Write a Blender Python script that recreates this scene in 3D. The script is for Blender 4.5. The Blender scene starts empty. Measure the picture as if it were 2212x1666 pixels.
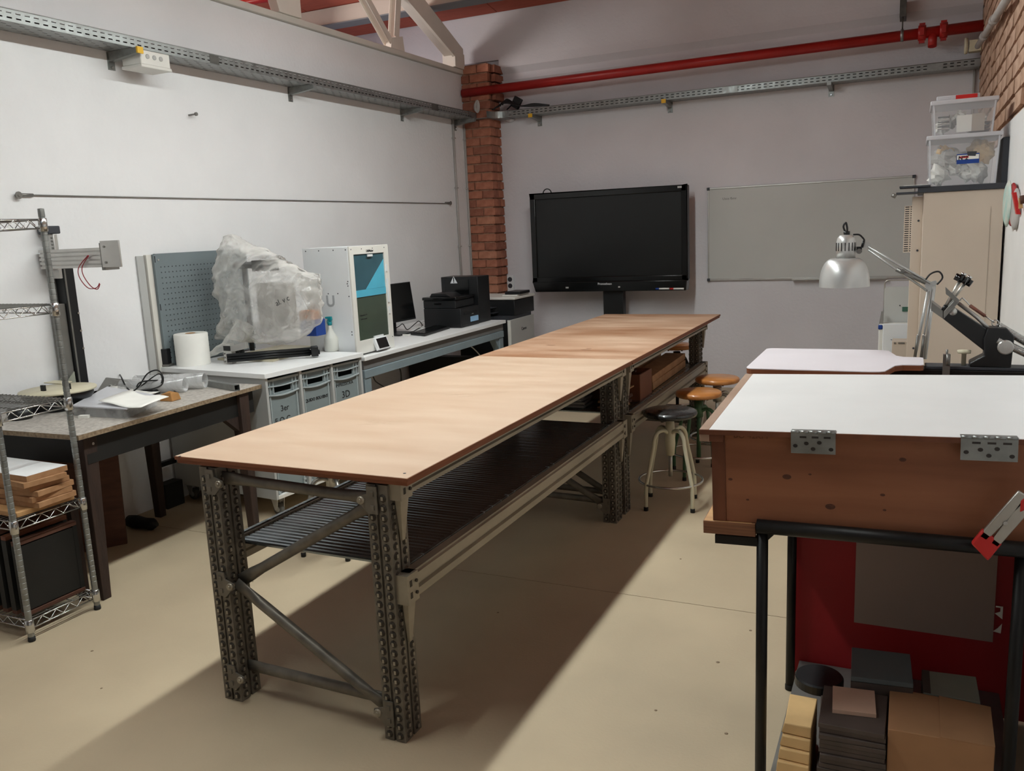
import bpy, bmesh, math, random
from mathutils import Vector as V, Matrix, noise
random.seed(7)
SC = bpy.context.scene
C = SC.collection
PI = math.pi
# ------------------------------------------------------------------ camera
FPX, CX, CY, CAMZ = 1831.5, 1106.0, 833.0, 1.65
yaw, pit, rol = -0.44564366, 0.18125634, -0.04577185
fw = V((math.sin(yaw)*math.cos(pit), math.cos(yaw)*math.cos(pit), -math.sin(pit)))
r0 = V((math.cos(yaw), -math.sin(yaw), 0)); u0 = r0.cross(fw)
rt = math.cos(rol)*r0 + math.sin(rol)*u0
up = -math.sin(rol)*r0 + math.cos(rol)*u0
cam = bpy.data.objects.new('camera', bpy.data.cameras.new('camera'))
C.objects.link(cam); SC.camera = cam
cam.data.sensor_width = 36.0; cam.data.lens = 36.0*FPX/2212.0
cam.data.clip_start = 0.02; cam.data.clip_end = 60
cam.matrix_world = Matrix(((rt.x, up.x, -fw.x, 0), (rt.y, up.y, -fw.y, 0), (rt.z, up.z, -fw.z, CAMZ), (0, 0, 0, 1)))
def at(px, py, ax, v):
    """point of the room seen at a pixel of the 2212x1666 photo, on the plane axis = v (measuring aid)"""
    d = rt*((px-CX)/FPX) - up*((py-CY)/FPX) + fw
    i = 'xyz'.index(ax); o = V((0, 0, CAMZ))
    return o + d*((v-o[i])/d[i])
# ------------------------------------------------------------------ light
w = bpy.data.worlds.new('world'); SC.world = w; w.use_nodes = True
w.node_tree.nodes['Background'].inputs[0].default_value = (.75, .83, 1, 1)
w.node_tree.nodes['Background'].inputs[1].default_value = 0.35
def area(name, loc, sx, sy, power, col, rot=(0, 0, 0)):
    l = bpy.data.lights.new(name, 'AREA'); l.shape = 'RECTANGLE'; l.size = sx; l.size_y = sy
    l.energy = power; l.color = col
    o = bpy.data.objects.new(name, l); C.objects.link(o); o.location = loc; o.rotation_euler = rot
    return o
# fluorescent batten over the workbench (just above the frame), a lamp in the next room, daylight from behind
TUBE = (-1.96, 3.29, 1.1, 5.9)     # x, z, y0, y1
area('batten_reflector', (TUBE[0], (TUBE[2]+TUBE[3])/2, TUBE[1]-.02), .12, TUBE[3]-TUBE[2], 98, (.93, 1, .97))
area('daylight', (-1.6, -1.6, 3.9), 2.6, 1.0, 6, (.72, .84, 1), (math.radians(48), 0, math.radians(20)))
area('next_room_lamp', (-6.6, 5.2, 3.75), .5, 2.4, 85, (1, .9, .78), (math.radians(180), 0, 0))
area('next_room_lamp_down', (-5.6, 6.3, 3.55), .3, 1.2, 30, (1, .95, .9), (0, math.radians(-75), 0))
SC.view_settings.view_transform = 'Standard'; SC.view_settings.look = 'None'
SC.view_settings.exposure = 0.0; SC.view_settings.gamma = 1.0
# ------------------------------------------------------------------ materials
def lin(c): return tuple(((x/255)/12.92 if x/255 <= .04045 else ((x/255+.055)/1.055)**2.4) for x in c)
M = {}
def mat(name, rgb, rough=.6, metal=0, var=.08, scale=8, bump=0, bscale=60, stretch=None, rgb2=None, trans=0, spec=.5, rvar=0, ior=1.45, alpha=1, detail=4, coat=0, thr=None):
    m = bpy.data.materials.new(name); m.use_nodes = True; nt = m.node_tree; N = nt.nodes; L = nt.links
    b = N['Principled BSDF']; c = lin(rgb)
    b.inputs['Roughness'].default_value = rough; b.inputs['Metallic'].default_value = metal
    b.inputs['Specular IOR Level'].default_value = spec; b.inputs['IOR'].default_value = ior
    b.inputs['Transmission Weight'].default_value = trans; b.inputs['Alpha'].default_value = alpha
    b.inputs['Coat Weight'].default_value = coat
    tc = N.new('ShaderNodeTexCoord'); mp = N.new('ShaderNodeMapping'); L.new(tc.outputs['Object'], mp.inputs[0])
    if stretch: mp.inputs['Scale'].default_value = stretch
    n = N.new('ShaderNodeTexNoise'); n.inputs['Scale'].default_value = scale; n.inputs['Detail'].default_value = detail
    L.new(mp.outputs[0], n.inputs[0])
    cr = N.new('ShaderNodeValToRGB'); L.new(n.outputs[0], cr.inputs[0])
    c2 = lin(rgb2) if rgb2 else tuple(x*(1-2*var) for x in c)
    lo, hi = thr or (.3, .7)
    cr.color_ramp.elements[0].position = lo; cr.color_ramp.elements[1].position = hi
    cr.color_ramp.elements[0].color = (*c2, 1)
    cr.color_ramp.elements[1].color = (*(c if rgb2 else tuple(min(1, x*(1+var)) for x in c)), 1)
    L.new(cr.outputs[0], b.inputs['Base Color'])
    if rvar:
        mr = N.new('ShaderNodeMapRange'); L.new(n.outputs[0], mr.inputs[0]); mr.inputs[1].default_value = .3; mr.inputs[2].default_value = .7
        mr.inputs[3].default_value = rough-rvar; mr.inputs[4].default_value = rough+rvar; L.new(mr.outputs[0], b.inputs['Roughness'])
    if bump:
        n2 = N.new('ShaderNodeTexNoise'); n2.inputs['Scale'].default_value = bscale; n2.inputs['Detail'].default_value = 3
        L.new(mp.outputs[0], n2.inputs[0])
        bp = N.new('ShaderNodeBump'); bp.inputs['Strength'].default_value = bump; bp.inputs['Distance'].default_value = .01
        L.new(n2.outputs[0], bp.inputs['Height']); L.new(bp.outputs[0], b.inputs['Normal'])
    M[name] = m
    return m
mat('plaster', (234, 233, 234), .85, var=.03, scale=1.3, bump=.25, bscale=35, spec=.2)
mat('plaster_back', (222, 218, 222), .85, var=.04, scale=1.1, bump=.25, bscale=35, spec=.2)
mat('white_trim', (215, 211, 203), .7, var=.03, scale=3, bump=.1, bscale=20)
mat('truss_paint', (226, 218, 208), .6, var=.04, scale=3, bump=.15, bscale=14)
mat('concrete', (188, 170, 143), .62, var=.07, scale=1.7, bump=.08, bscale=90, spec=.35, rvar=.1, detail=8)
mat('red_ceiling', (172, 88, 70), .85, var=.08, scale=6, bump=.3, bscale=40, stretch=(1, 12, 1))
mat('purlin_paint', (206, 196, 184), .7, var=.05, scale=2)
mat('purlin_grey', (120, 124, 128), .6, var=.05, scale=2)
mat('red_paint', (168, 36, 32), .38, var=.1, scale=5, bump=.05)
mat('galv', (150, 152, 150), .42, .75, var=.12, scale=22, rvar=.1)
mat('galv_dark', (104, 102, 98), .48, .7, var=.2, scale=14, rvar=.12, bump=.05)
mat('rack_steel', (128, 122, 112), .5, .55, var=.16, scale=18, rvar=.1)
mat('rack_recess', (70, 64, 56), .6, .4, var=.15, scale=30)
mat('beam_steel', (168, 160, 144), .45, .5, var=.14, scale=10, rvar=.1, stretch=(1, .3, 1))
mat('slat_steel', (150, 160, 166), .22, .85, var=.25, scale=4, rvar=.08, stretch=(.6, 8, 1))
mat('chrome', (200, 200, 198), .2, .95, var=.05, scale=10)
mat('matte_chrome', (186, 182, 174), .38, .8, var=.06, scale=10)
mat('birch', (197, 171, 148), .6, var=.06, scale=3.2, bump=.03, stretch=(.7, 3, 1), rgb2=(187, 157, 132), rvar=.08, detail=6)
mat('birch_worn', (202, 170, 144), .5, scale=1.6, bump=.04, stretch=(.8, 3, 1), rgb2=(158, 112, 80), rvar=.1, detail=7)
mat('edge_brown', (134, 78, 48), .6, var=.12, scale=6, stretch=(1, 1, 20))
mat('edge_dark', (92, 48, 28), .6, var=.12, scale=6)
mat('pine', (150, 96, 66), .55, scale=2.4, stretch=(.5, .5, 7), rgb2=(126, 76, 50), bump=.03, detail=7)
mat('pine_dark', (120, 70, 44), .6, scale=3, stretch=(6, .5, .6), rgb2=(96, 54, 34))
mat('knot', (92, 52, 36), .6, scale=90, var=.2)
mat('ply_edge', (142, 96, 66), .65, scale=6, stretch=(.3, .3, 26), rgb2=(92, 58, 40))
mat('wood_light', (208, 164, 112), .6, scale=4, stretch=(.5, 5, 3), rgb2=(180, 134, 88))
mat('stool_wood', (196, 132, 70), .35, scale=5, stretch=(1, 7, 1), rgb2=(168, 104, 50), coat=.3)
mat('stool_black', (32, 32, 32), .3, scale=18, rgb2=(30, 30, 30), bump=.15, bscale=30, coat=.4, rvar=.1)
mat('mdf', (178, 136, 98), .75, scale=20, rgb2=(156, 114, 78))
mat('cream_paint', (206, 198, 172), .45, var=.05, scale=6)
mat('green_paint', (60, 92, 62), .45, var=.15, scale=8)
mat('dark_wood', (62, 44, 36), .7, scale=7, rgb2=(40, 28, 24), bump=.2, bscale=40, stretch=(3, 3, .6))
mat('brown_board', (92, 58, 44), .7, scale=5, rgb2=(72, 42, 30), stretch=(1, 1, 6))
mat('black_panel', (24, 23, 22), .6, var=.15, scale=5)
mat('black_steel', (26, 24, 23), .45, .3, var=.2, scale=10)
mat('black_plastic', (24, 25, 27), .4, var=.1, scale=6)
mat('black_gloss', (12, 13, 14), .18, var=.1, scale=3, rvar=.04)
mat('screen', (16, 17, 18), .3, var=.2, scale=1.5)
mat('dark_grey', (58, 60, 66), .5, var=.08, scale=6)
mat('granite', (196, 190, 182), .5, scale=55, rgb2=(146, 138, 130), rvar=.05, detail=6)
mat('chipboard', (158, 138, 112), .7, scale=60, rgb2=(112, 92, 72))
mat('laminate_white', (236, 236, 236), .4, var=.02, scale=4)
mat('laminate_lilac', (232, 226, 232), .45, var=.02, scale=4)
mat('cab_white', (222, 220, 214), .5, var=.02, scale=4)
mat('cab_grey', (178, 178, 176), .55, var=.03, scale=4)
mat('bin_grey', (132, 142, 144), .45, var=.04, scale=5)
mat('bin_light', (172, 180, 182), .45, var=.04, scale=5)
mat('bench_blue', (128, 142, 148), .5, var=.05, scale=5)
mat('bench_grey', (112, 110, 108), .6, var=.05, scale=5)
mat('pegboard', (118, 128, 132), .55, var=.04, scale=3, metal=.1)
mat('plastic_white', (226, 228, 230), .4, var=.02, scale=4)
mat('paper', (236, 234, 228), .85, var=.02, scale=10)
mat('paper_grey', (176, 172, 168), .85, var=.1, scale=8)
mat('beige_panel', (202, 186, 170), .6, var=.03, scale=3)
mat('beige_dark', (168, 154, 140), .6, var=.05, scale=3)
mat('cyan_acrylic', (84, 176, 204), .3, var=.05, scale=5)
mat('teal_glass', (58, 92, 104), .12, var=.3, scale=1.2)
mat('olive_glass', (66, 78, 66), .15, var=.15, scale=1.2)
mat('teal', (20, 140, 150), .4, var=.1, scale=8)
mat('milky', (228, 228, 220), .4, var=.03, scale=8, trans=.15)
mat('blue', (24, 62, 140), .5, var=.08, scale=5)
mat('orange', (190, 110, 50), .6, var=.15, scale=20)
mat('yellow', (236, 186, 48), .5, var=.05, scale=10)
mat('red_plastic', (196, 38, 36), .4, var=.06, scale=10)
mat('red_sheet', (158, 24, 30), .55, var=.1, scale=2)
mat('sheet_grey', (158, 138, 130), .6, var=.05, scale=2)
mat('cardboard', (182, 136, 98), .85, var=.06, scale=6)
mat('cardboard_pale', (214, 176, 122), .8, var=.07, scale=9)
mat('tape', (150, 108, 66), .4, var=.1, scale=9)
mat('slate_grey', (104, 112, 114), .6, var=.04, scale=5)
mat('sage', (150, 152, 138), .7, var=.04, scale=5)
mat('tile_dark', (88, 76, 70), .6, var=.12, scale=9)
mat('tile_pink', (206, 170, 148), .7, var=.05, scale=9)
mat('brick_a', (182, 120, 96), .9, scale=14, rgb2=(156, 96, 74), bump=.5, bscale=50)
mat('brick_b', (192, 134, 108), .9, scale=12, rgb2=(166, 108, 84), bump=.5, bscale=50)
mat('brick_c', (158, 102, 82), .9, scale=16, rgb2=(136, 84, 66), bump=.5, bscale=50)
mat('brick_pale', (200, 168, 146), .9, scale=10, rgb2=(172, 138, 116), bump=.5, bscale=50)
mat('brick_pale2', (188, 154, 130), .9, scale=10, rgb2=(166, 132, 110), bump=.5, bscale=50)
mat('lid_strip', (168, 140, 120), .6, scale=4, rgb2=(150, 120, 100))
mat('mortar_pale', (184, 152, 130), .95, scale=20, rgb2=(164, 132, 110), bump=.5, bscale=60)
mat('mortar', (176, 134, 112), .95, scale=20, rgb2=(134, 96, 76), bump=.5, bscale=60)
mat('aluminium', (196, 194, 190), .38, .7, var=.05, scale=6)
mat('alu_dark', (130, 128, 124), .4, .6, var=.08, scale=6)
mat('silver_paint', (196, 196, 194), .34, .5, var=.03, scale=4)
mat('glass_clear', (235, 240, 242), .08, trans=.9, var=.01)
mat('glass_frost', (216, 216, 216), .35, trans=.55, var=.03)
mat('box_clear', (226, 228, 232), .15, var=.02, alpha=.16)
mat('box_lid', (214, 214, 220), .3, var=.02, alpha=.8)
mat('conduit', (178, 172, 168), .5, var=.04, scale=5)
mat('rust', (150, 88, 70), .5, .2, scale=20, rgb2=(100, 70, 60))
mat('stain', (60, 54, 52), .5, .3, var=.2, scale=30)
mat('ink', (40, 40, 42), .7, var=.1)
mat('ink_soft', (120, 118, 116), .7, var=.1)
mat('logo_grey', (170, 172, 176), .6, var=.02)
mat('white_ink', (220, 222, 226), .6, var=.02)
mat('screen_lit', (150, 190, 224), .4, var=.05, scale=20)
mat('board_white', (200, 200, 196), .3, var=.03, scale=1.2)
mat('kraft', (172, 124, 72), .85, var=.12, scale=10, bump=.3, bscale=20)
mat('green_card', (64, 104, 86), .7, var=.05)
mat('mint', (150, 196, 190), .5, scale=14, rgb2=(206, 206, 196))
mat('rubber', (30, 30, 30), .7, var=.1)
mat('caster_grey', (92, 90, 86), .6, var=.1)
mat('cable_white', (206, 204, 200), .5, var=.05)
mat('cable_black', (22, 22, 24), .5, var=.05)
mat('red_cable', (150, 40, 48), .5, var=.05)
def emis(name, rgb, s):
    m = mat(name, rgb, .4); b = m.node_tree.nodes['Principled BSDF']
    b.inputs['Emission Color'].default_value = (*lin(rgb), 1); b.inputs['Emission Strength'].default_value = s
emis('lcd', (150, 190, 224), .25)
# thin plastic film: part see-through, part glossy
def film(name, rgb, clear, rough):
    m = bpy.data.materials.new(name); m.use_nodes = True; nt = m.node_tree; N = nt.nodes; L = nt.links
    b = N['Principled BSDF']; b.inputs['Base Color'].default_value = (*lin(rgb), 1); b.inputs['Roughness'].default_value = rough
    b.inputs['Specular IOR Level'].default_value = .8
    t = N.new('ShaderNodeBsdfTransparent'); mx = N.new('ShaderNodeMixShader')
    n = N.new('ShaderNodeTexNoise'); n.inputs['Scale'].default_value = 5; n.inputs['Detail'].default_value = 6; n.inputs['Distortion'].default_value = 1.2
    tc = N.new('ShaderNodeTexCoord'); L.new(tc.outputs['Object'], n.inputs[0])
    mr = N.new('ShaderNodeMapRange'); mr.inputs[1].default_value = .3; mr.inputs[2].default_value = .7
    mr.inputs[3].default_value = clear+.2; mr.inputs[4].default_value = clear-.2
    L.new(n.outputs[0], mr.inputs[0]); L.new(mr.outputs[0], mx.inputs[0]); L.new(b.outputs[0], mx.inputs[1]); L.new(t.outputs[0], mx.inputs[2])
    L.new(mx.outputs[0], N['Material Output'].inputs[0]); M[name] = m
film('bag_film', (232, 229, 224), .76, .16)
nt_ = M['bag_film'].node_tree; N_b = nt_.nodes
lw = N_b.new('ShaderNodeLayerWeight'); lw.inputs[0].default_value = .35
ml = N_b.new('ShaderNodeMath'); ml.operation = 'MULTIPLY_ADD'; ml.inputs[1].default_value = -.75
mxn = [n for n in N_b if n.bl_idname == 'ShaderNodeMixShader'][0]; src = mxn.inputs[0].links[0].from_socket
nt_.links.new(lw.outputs['Facing'], ml.inputs[0]); nt_.links.new(src, ml.inputs[2]); nt_.links.new(ml.outputs[0], mxn.inputs[0]); ml.use_clamp = True
film('clear_film', (220, 220, 220), .55, .15)
# ------------------------------------------------------------------ mesh helpers
class MB:
    def __init__(s): s.v = []; s.f = []; s.sm = []
    def add(s, vs, fs, smooth=False):
        o = len(s.v); s.v += [V(p) for p in vs]
        for f in fs: s.f.append(tuple(i+o for i in f)); s.sm.append(smooth)
        return s
    def box(s, x0, x1, y0, y1, z0, z1, X=None):
        p = [V((x, y, z)) for z in (z0, z1) for y in (y0, y1) for x in (x0, x1)]
        if X: p = [X @ q for q in p]
        return s.add(p, [(0, 2, 3, 1), (4, 5, 7, 6), (0, 1, 5, 4), (2, 6, 7, 3), (0, 4, 6, 2), (1, 3, 7, 5)])
    def hexa(s, bot, top): # 4 bottom pts, 4 top pts (same winding, counter-clockwise seen from above)
        return s.add(list(bot)+list(top), [(3, 2, 1, 0), (4, 5, 6, 7), (0, 1, 5, 4), (1, 2, 6, 5), (2, 3, 7, 6), (3, 0, 4, 7)])
    def prism(s, poly, off, smooth=False):
        n = len(poly); off = V(off); a = [V(p) for p in poly]; b = [p+off for p in a]
        s.add(a+b, [tuple(range(n-1, -1, -1)), tuple(range(n, 2*n))])
        s.add(a+b, [(i, (i+1) % n, n+(i+1) % n, n+i) for i in range(n)], smooth)
        return s
    def tube(s, pts, r, n=8, caps=True, rs=None, close=False):
        pts = [V(p) for p in pts]; rings = []; m = len(pts)
        prev = None
        for i, p in enumerate(pts):
            if close: d = pts[(i+1) % m]-pts[i-1]
            else: d = (pts[min(i+1, m-1)]-pts[max(i-1, 0)])
            d.normalize()
            if prev is None:
                a = V((0, 0, 1)) if abs(d.z) < .9 else V((1, 0, 0)); nn = d.cross(a).normalized()
            else:
                nn = (prev - d*prev.dot(d)).normalized()
            prev = nn; b = d.cross(nn); rr = rs[i] if rs else r
            rings.append([p + nn*(rr*math.cos(2*PI*k/n)) + b*(rr*math.sin(2*PI*k/n)) for k in range(n)])
        vs = [q for rg in rings for q in rg]; fs = []
        for i in range(m if close else m-1):
            j = (i+1) % m
            for k in range(n): fs.append((i*n+k, i*n+(k+1) % n, j*n+(k+1) % n, j*n+k))
        s.add(vs, fs, True)
        if caps and not close: s.add(rings[0], [tuple(range(n-1, -1, -1))]); s.add(rings[-1], [tuple(range(n))])
        return s
    def lathe(s, prof, c=(0, 0, 0), n=20, axis='z', caps=True, smooth=True):
        c = V(c); vs = []; m = len(prof)
        for r, h in prof:
            for k in range(n):
                a = 2*PI*k/n; x, y = r*math.cos(a), r*math.sin(a)
                vs.append(c + (V((x, y, h)) if axis == 'z' else V((h, x, y)) if axis == 'x' else V((y, h, x))))
        s.add(vs, [(i*n+k, i*n+(k+1) % n, (i+1)*n+(k+1) % n, (i+1)*n+k) for i in range(m-1) for k in range(n)], smooth)
        if caps:
            if prof[0][0] > 1e-5: s.add(vs[:n], [tuple(range(n-1, -1, -1))])
            if prof[-1][0] > 1e-5: s.add(vs[-n:], [tuple(range(n))])
        return s
    def plate(s, o, U, W, N, us, ws, hole, t):
        """sheet with rectangular holes: us, ws are cell borders, hole(i,j) tells the open cells, N*t the thickness"""
        o = V(o); U = V(U); W = V(W); N = V(N)
        nu, nw = len(us), len(ws)
        idx = {}
        vs = []
        for k in (0, 1):
            for i in range(nu):
                for j in range(nw): idx[(i, j, k)] = len(vs); vs.append(o+U*us[i]+W*ws[j]+N*(t*k))
        fs = []
        H = lambda i, j: i < 0 or j < 0 or i >= nu-1 or j >= nw-1 or hole(i, j)
        for i in range(nu-1):
            for j in range(nw-1):
                if hole(i, j): continue
                a, b, c, d = (i, j), (i+1, j), (i+1, j+1), (i, j+1)
                fs.append(tuple(idx[(*q, 1)] for q in (a, b, c, d))); fs.append(tuple(idx[(*q, 0)] for q in (d, c, b, a)))
                for (di, dj, p, q) in ((0, -1, a, b), (1, 0, b, c), (0, 1, c, d), (-1, 0, d, a)):
                    if H(i+di, j+dj): fs.append((idx[(*p, 0)], idx[(*q, 0)], idx[(*q, 1)], idx[(*p, 1)]))
        return s.add(vs, fs)
    def build(s, name, m, parent=None, bev=0, world=True, kind=None, label=None, mats=None):
        me = bpy.data.meshes.new(name)
        off = parent_loc(parent) if (parent is not None and world) else V((0, 0, 0))
        me.from_pydata([tuple(p-off) for p in s.v], [], s.f)
        me.polygons.foreach_set('use_smooth', s.sm)
        me.materials.append(M[m] if isinstance(m, str) else m)
        bm = bmesh.new(); bm.from_mesh(me)
        bmesh.ops.remove_doubles(bm, verts=bm.verts, dist=1e-5)
        bmesh.ops.recalc_face_normals(bm, faces=bm.faces); bm.to_mesh(me); bm.free()
        me.update()
        ob = bpy.data.objects.new(name, me); C.objects.link(ob)
        if parent is not None: ob.parent = parent
        if bev:
            b = ob.modifiers.new('bevel', 'BEVEL'); b.width = bev; b.segments = 2; b.limit_method = 'ANGLE'; b.angle_limit = math.radians(40)
            for p in me.polygons: p.use_smooth = True
            try: me.set_sharp_from_angle(angle=math.radians(35))
            except Exception: pass
        if kind: ob['kind'] = kind
        if label: ob['label'] = label
        return ob
def parent_loc(p):
    o = V((0, 0, 0))
    while p is not None: o = o + p.location; p = p.parent
    return o
def tag(o, label, cat, group=None):
    o['label'] = label; o['category'] = cat
    if group: o['group'] = group
    return o
def thing(name, label, cat, loc=(0, 0, 0), rz=0, group=None):
    o = bpy.data.objects.new(name, None); C.objects.link(o); o.location = loc; o.rotation_euler = (0, 0, rz)
    o.empty_display_size = .1
    return tag(o, label, cat, group)
def struct(o): o['kind'] = 'structure'; return o
def copy_tree(o, parent=None):
    c = o.copy(); C.objects.link(c)
    if parent is not None: c.parent = parent
    for ch in [x for x in o.children]: copy_tree(ch, c)
    return c
def one(name, mb, m, label, cat, group=None, bev=0, loc=None):
    """a thing that is one mesh; its origin goes to loc"""
    if loc is not None: mb.v = [p-V(loc) for p in mb.v]
    o = mb.build(name, m, None, bev)
    if loc is not None: o.location = loc
    return tag(o, label, cat, group)
def text(s, size, m, parent, o, U, N, name='lettering', depth=.0006, world=True, bold=0):
    cu = bpy.data.curves.new('t', 'FONT'); cu.body = s; cu.size = size; cu.extrude = depth; cu.offset = bold; cu.align_x = 'CENTER'; cu.align_y = 'CENTER'
    cu.resolution_u = 3
    t = bpy.data.objects.new('t', cu); C.objects.link(t)
    bpy.context.view_layer.update()
    me = bpy.data.meshes.new_from_object(t.evaluated_get(bpy.context.evaluated_depsgraph_get()))
    bpy.data.objects.remove(t)
    U = V(U).normalized(); N = V(N).normalized(); W = N.cross(U)
    o = V(o) - (parent_loc(parent) if world else V((0, 0, 0)))
    me.transform(Matrix(((U.x, W.x, N.x, o.x), (U.y, W.y, N.y, o.y), (U.z, W.z, N.z, o.z), (0, 0, 0, 1))))
    me.materials.clear(); me.materials.append(M[m])
    ob = bpy.data.objects.new(name, me); C.objects.link(ob); ob.parent = parent
    return ob
def arc(c, r, a0, a1, n, ux=V((1, 0, 0)), uy=V((0, 0, 1))):
    return [V(c)+ux*(r*math.cos(a0+(a1-a0)*i/n))+uy*(r*math.sin(a0+(a1-a0)*i/n)) for i in range(n+1)]
def smooth_path(pts, n=6):
    pts = [V(p) for p in pts]; out = []
    P = [pts[0]]+pts+[pts[-1]]
    for i in range(1, len(P)-2):
        for k in range(n):
            t = k/n; a, b, c, d = P[i-1], P[i], P[i+1], P[i+2]
            out.append(.5*((2*b)+(c-a)*t+(2*a-5*b+4*c-d)*t*t+(3*b-a-3*c+d)*t**3))
    return out+[pts[-1]]
def RZ(a, o=(0, 0, 0)): return Matrix.Translation(V(o)) @ Matrix.Rotation(a, 4, 'Z')
XL, YB, XR = -4.35, 8.46, 0.44
# ================================================================== SETTING
def emit(name, col, st):
    m = bpy.data.materials.new(name); m.use_nodes = True; b = m.node_tree.nodes['Principled BSDF']
    b.inputs['Emission Color'].default_value = (*col, 1); b.inputs['Emission Strength'].default_value = st; M[name] = m
emit('tube_glow', (.93, 1, .97), 72)
tl = thing('ceiling_lamp', 'long fluorescent batten hanging over the workbench just above the view', 'lamp', (TUBE[0], 3, TUBE[1]+.04))
MB().box(TUBE[0]-.03, TUBE[0]+.03, TUBE[2], TUBE[3], TUBE[1]+.03, TUBE[1]+.06).build('housing', 'plastic_white', tl)
for k in range(4):
    y0 = TUBE[2]+k*(TUBE[3]-TUBE[2])/4
    MB().tube([(TUBE[0], y0+.02, TUBE[1]), (TUBE[0], y0+(TUBE[3]-TUBE[2])/4-.02, TUBE[1])], .014, 10).build('tube', 'tube_glow', tl)
# floor: two cast slabs with a sawn joint, over a bed
fl = struct(MB().box(-4.45, .6, -2.5, 8.6, -.12, -.05).build('floor', 'concrete'))
MB().box(-4.45, .6, -2.5, 3.4625, -.05, 0).build('slab', 'concrete', fl)
MB().box(-4.45, .6, 3.4665, 8.6, -.05, 0).build('slab', 'concrete', fl)
for (x, y, s) in ((-3.05, 2.2, .012), (-2.75, 2.0, .009), (-.62, 3.0, .014), (-.55, 3.3, .012), (-1.0, 3.95, .01), (-.75, 2.6, .01), (-.5, 2.55, .012), (-1.6, 3.1, .01), (-2.9, 3.0, .01)):
    MB().lathe([(s*.55, 0), (s*.4, .0015), (0, .002)], (x, y, 0), 7).build('grit', 'chipboard', fl)
struct(MB().box(XL-.12, XL, -2.5, YB, -.05, 3.26).build('wall_left', 'plaster'))
struct(MB().box(XL-.16, XL+.035, -2.5, YB-.23, 3.262, 3.31).build('trim_1', 'white_trim', bev=.006))
wb = struct(MB().box(-9.5, .6, YB, YB+.2, -.05, 6.6).build('wall_back', 'plaster_back'))
# steel channel cast into the back wall: sloping undersides and a flat band
t2 = MB()
sec = [(YB-.002, 3.42), (YB-.055, 3.40), (YB-.06, 3.315), (YB-.012, 3.255), (YB-.012, 3.19), (YB-.05, 3.185), (YB-.002, 3.115)]
t2.prism([(-4.0, y, z) for y, z in sec], (4.44, 0, 0))
struct(t2.build('trim_2', 'plaster_back'))
t3 = MB().box(-9.5, XR, YB-.055, YB-.001, 3.40, 6.5)
struct(t3.build('trim_3', 'plaster_back'))
# right wall: whitewashed below, bricks above
wr = struct(MB().box(XR, XR+.25, -2.5, 8.6, -.05, 2.02).build('wall_right', 'plaster'))
wr2 = struct(MB().box(XR+.015, XR+.25, -2.5, 8.6, 2.02, 6.6).build('wall_right', 'mortar_pale'))
k = 0
bricks = {}
def brick_mesh(lx, ly, lz, m):
    key = (round(lx, 3), round(ly, 3), round(lz, 3), m)
    if key not in bricks:
        b = .006; mb = MB()
        mb.hexa([(b*.5, 0, b), (lx-b, 0, b*.6), (lx-b*.6, ly, b), (b, ly, b*.7)], [(b, 0, lz-b), (lx-b*.7, 0, lz-b*.5), (lx-b, ly, lz-b), (b*.6, ly, lz-b*.8)])
        o = mb.build('brick', m); bricks[key] = o.data; bpy.data.objects.remove(o)
    return bricks[key]
def brick(parent, x, y, z, lx, ly, lz, m):
    o = bpy.data.objects.new('brick', brick_mesh(lx, ly, lz, m)); C.objects.link(o); o.parent = parent; o.location = (x, y, z); return o
row = 0; z = 2.03
while z < 4.1:
    y = 5.0 + (.15 if row % 2 else 0) - .3
    while y < YB-.02:
        ln = min(.285, YB-y-.002)
        if ln > .06: brick(wr2, XR-.002-random.random()*.012, y, z, .03, ln, .085, random.choice(['brick_pale', 'brick_pale', 'brick_pale2']))
        y += .297
    z += .0965; row += 1
# room behind the camera and roof
struct(MB().box(-9.5, .7, -2.7, -2.5, -.05, 6.6).build('wall_front', 'bench_grey'))
struct(MB().box(-9.7, -9.5, -2.7, 8.6, -.05, 6.6).build('wall_far', 'plaster_back'))
def roof_z(y): return 3.85+(YB-y)*.16
ceil = struct(MB().hexa([(-9.6, -2.6, roof_z(-2.6)+.05), (.7, -2.6, roof_z(-2.6)+.05), (.7, 8.6, roof_z(8.6)+.05), (-9.6, 8.6, roof_z(8.6)+.05)],
    [(-9.6, -2.6, roof_z(-2.6)+.2), (.7, -2.6, roof_z(-2.6)+.2), (.7, 8.6, roof_z(8.6)+.2), (-9.6, 8.6, roof_z(8.6)+.2)]).build('ceiling', 'red_ceiling'))
for j in range(6):                                   # ceiling boards between the purlins
    y0 = -2.4+j*1.8; y1 = y0+1.79
    for i in range(11):
        x0 = -9.5+i*.92
        MB().hexa([(x0+.004, y0, roof_z(y0)), (x0+.916, y0, roof_z(y0)), (x0+.916, y1, roof_z(y1)), (x0+.004, y1, roof_z(y1))],
            [(x0+.004, y0, roof_z(y0)+.045), (x0+.916, y0, roof_z(y0)+.045), (x0+.916, y1, roof_z(y1)+.045), (x0+.004, y1, roof_z(y1)+.045)]).build('panel', 'red_ceiling', ceil)
for n, y in enumerate((7.71, 5.95, 4.2, 2.4, .4)):
    z = roof_z(y)-.165
    p = struct(MB().box(-9.5, .6, y-.075, y+.075, z+.012, z+.17).build('trim_%d' % (n+4), 'purlin_paint'))
    MB().box(-9.5, .6, y-.095, y+.095, z, z+.012).build('flange', 'purlin_grey', p)
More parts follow.
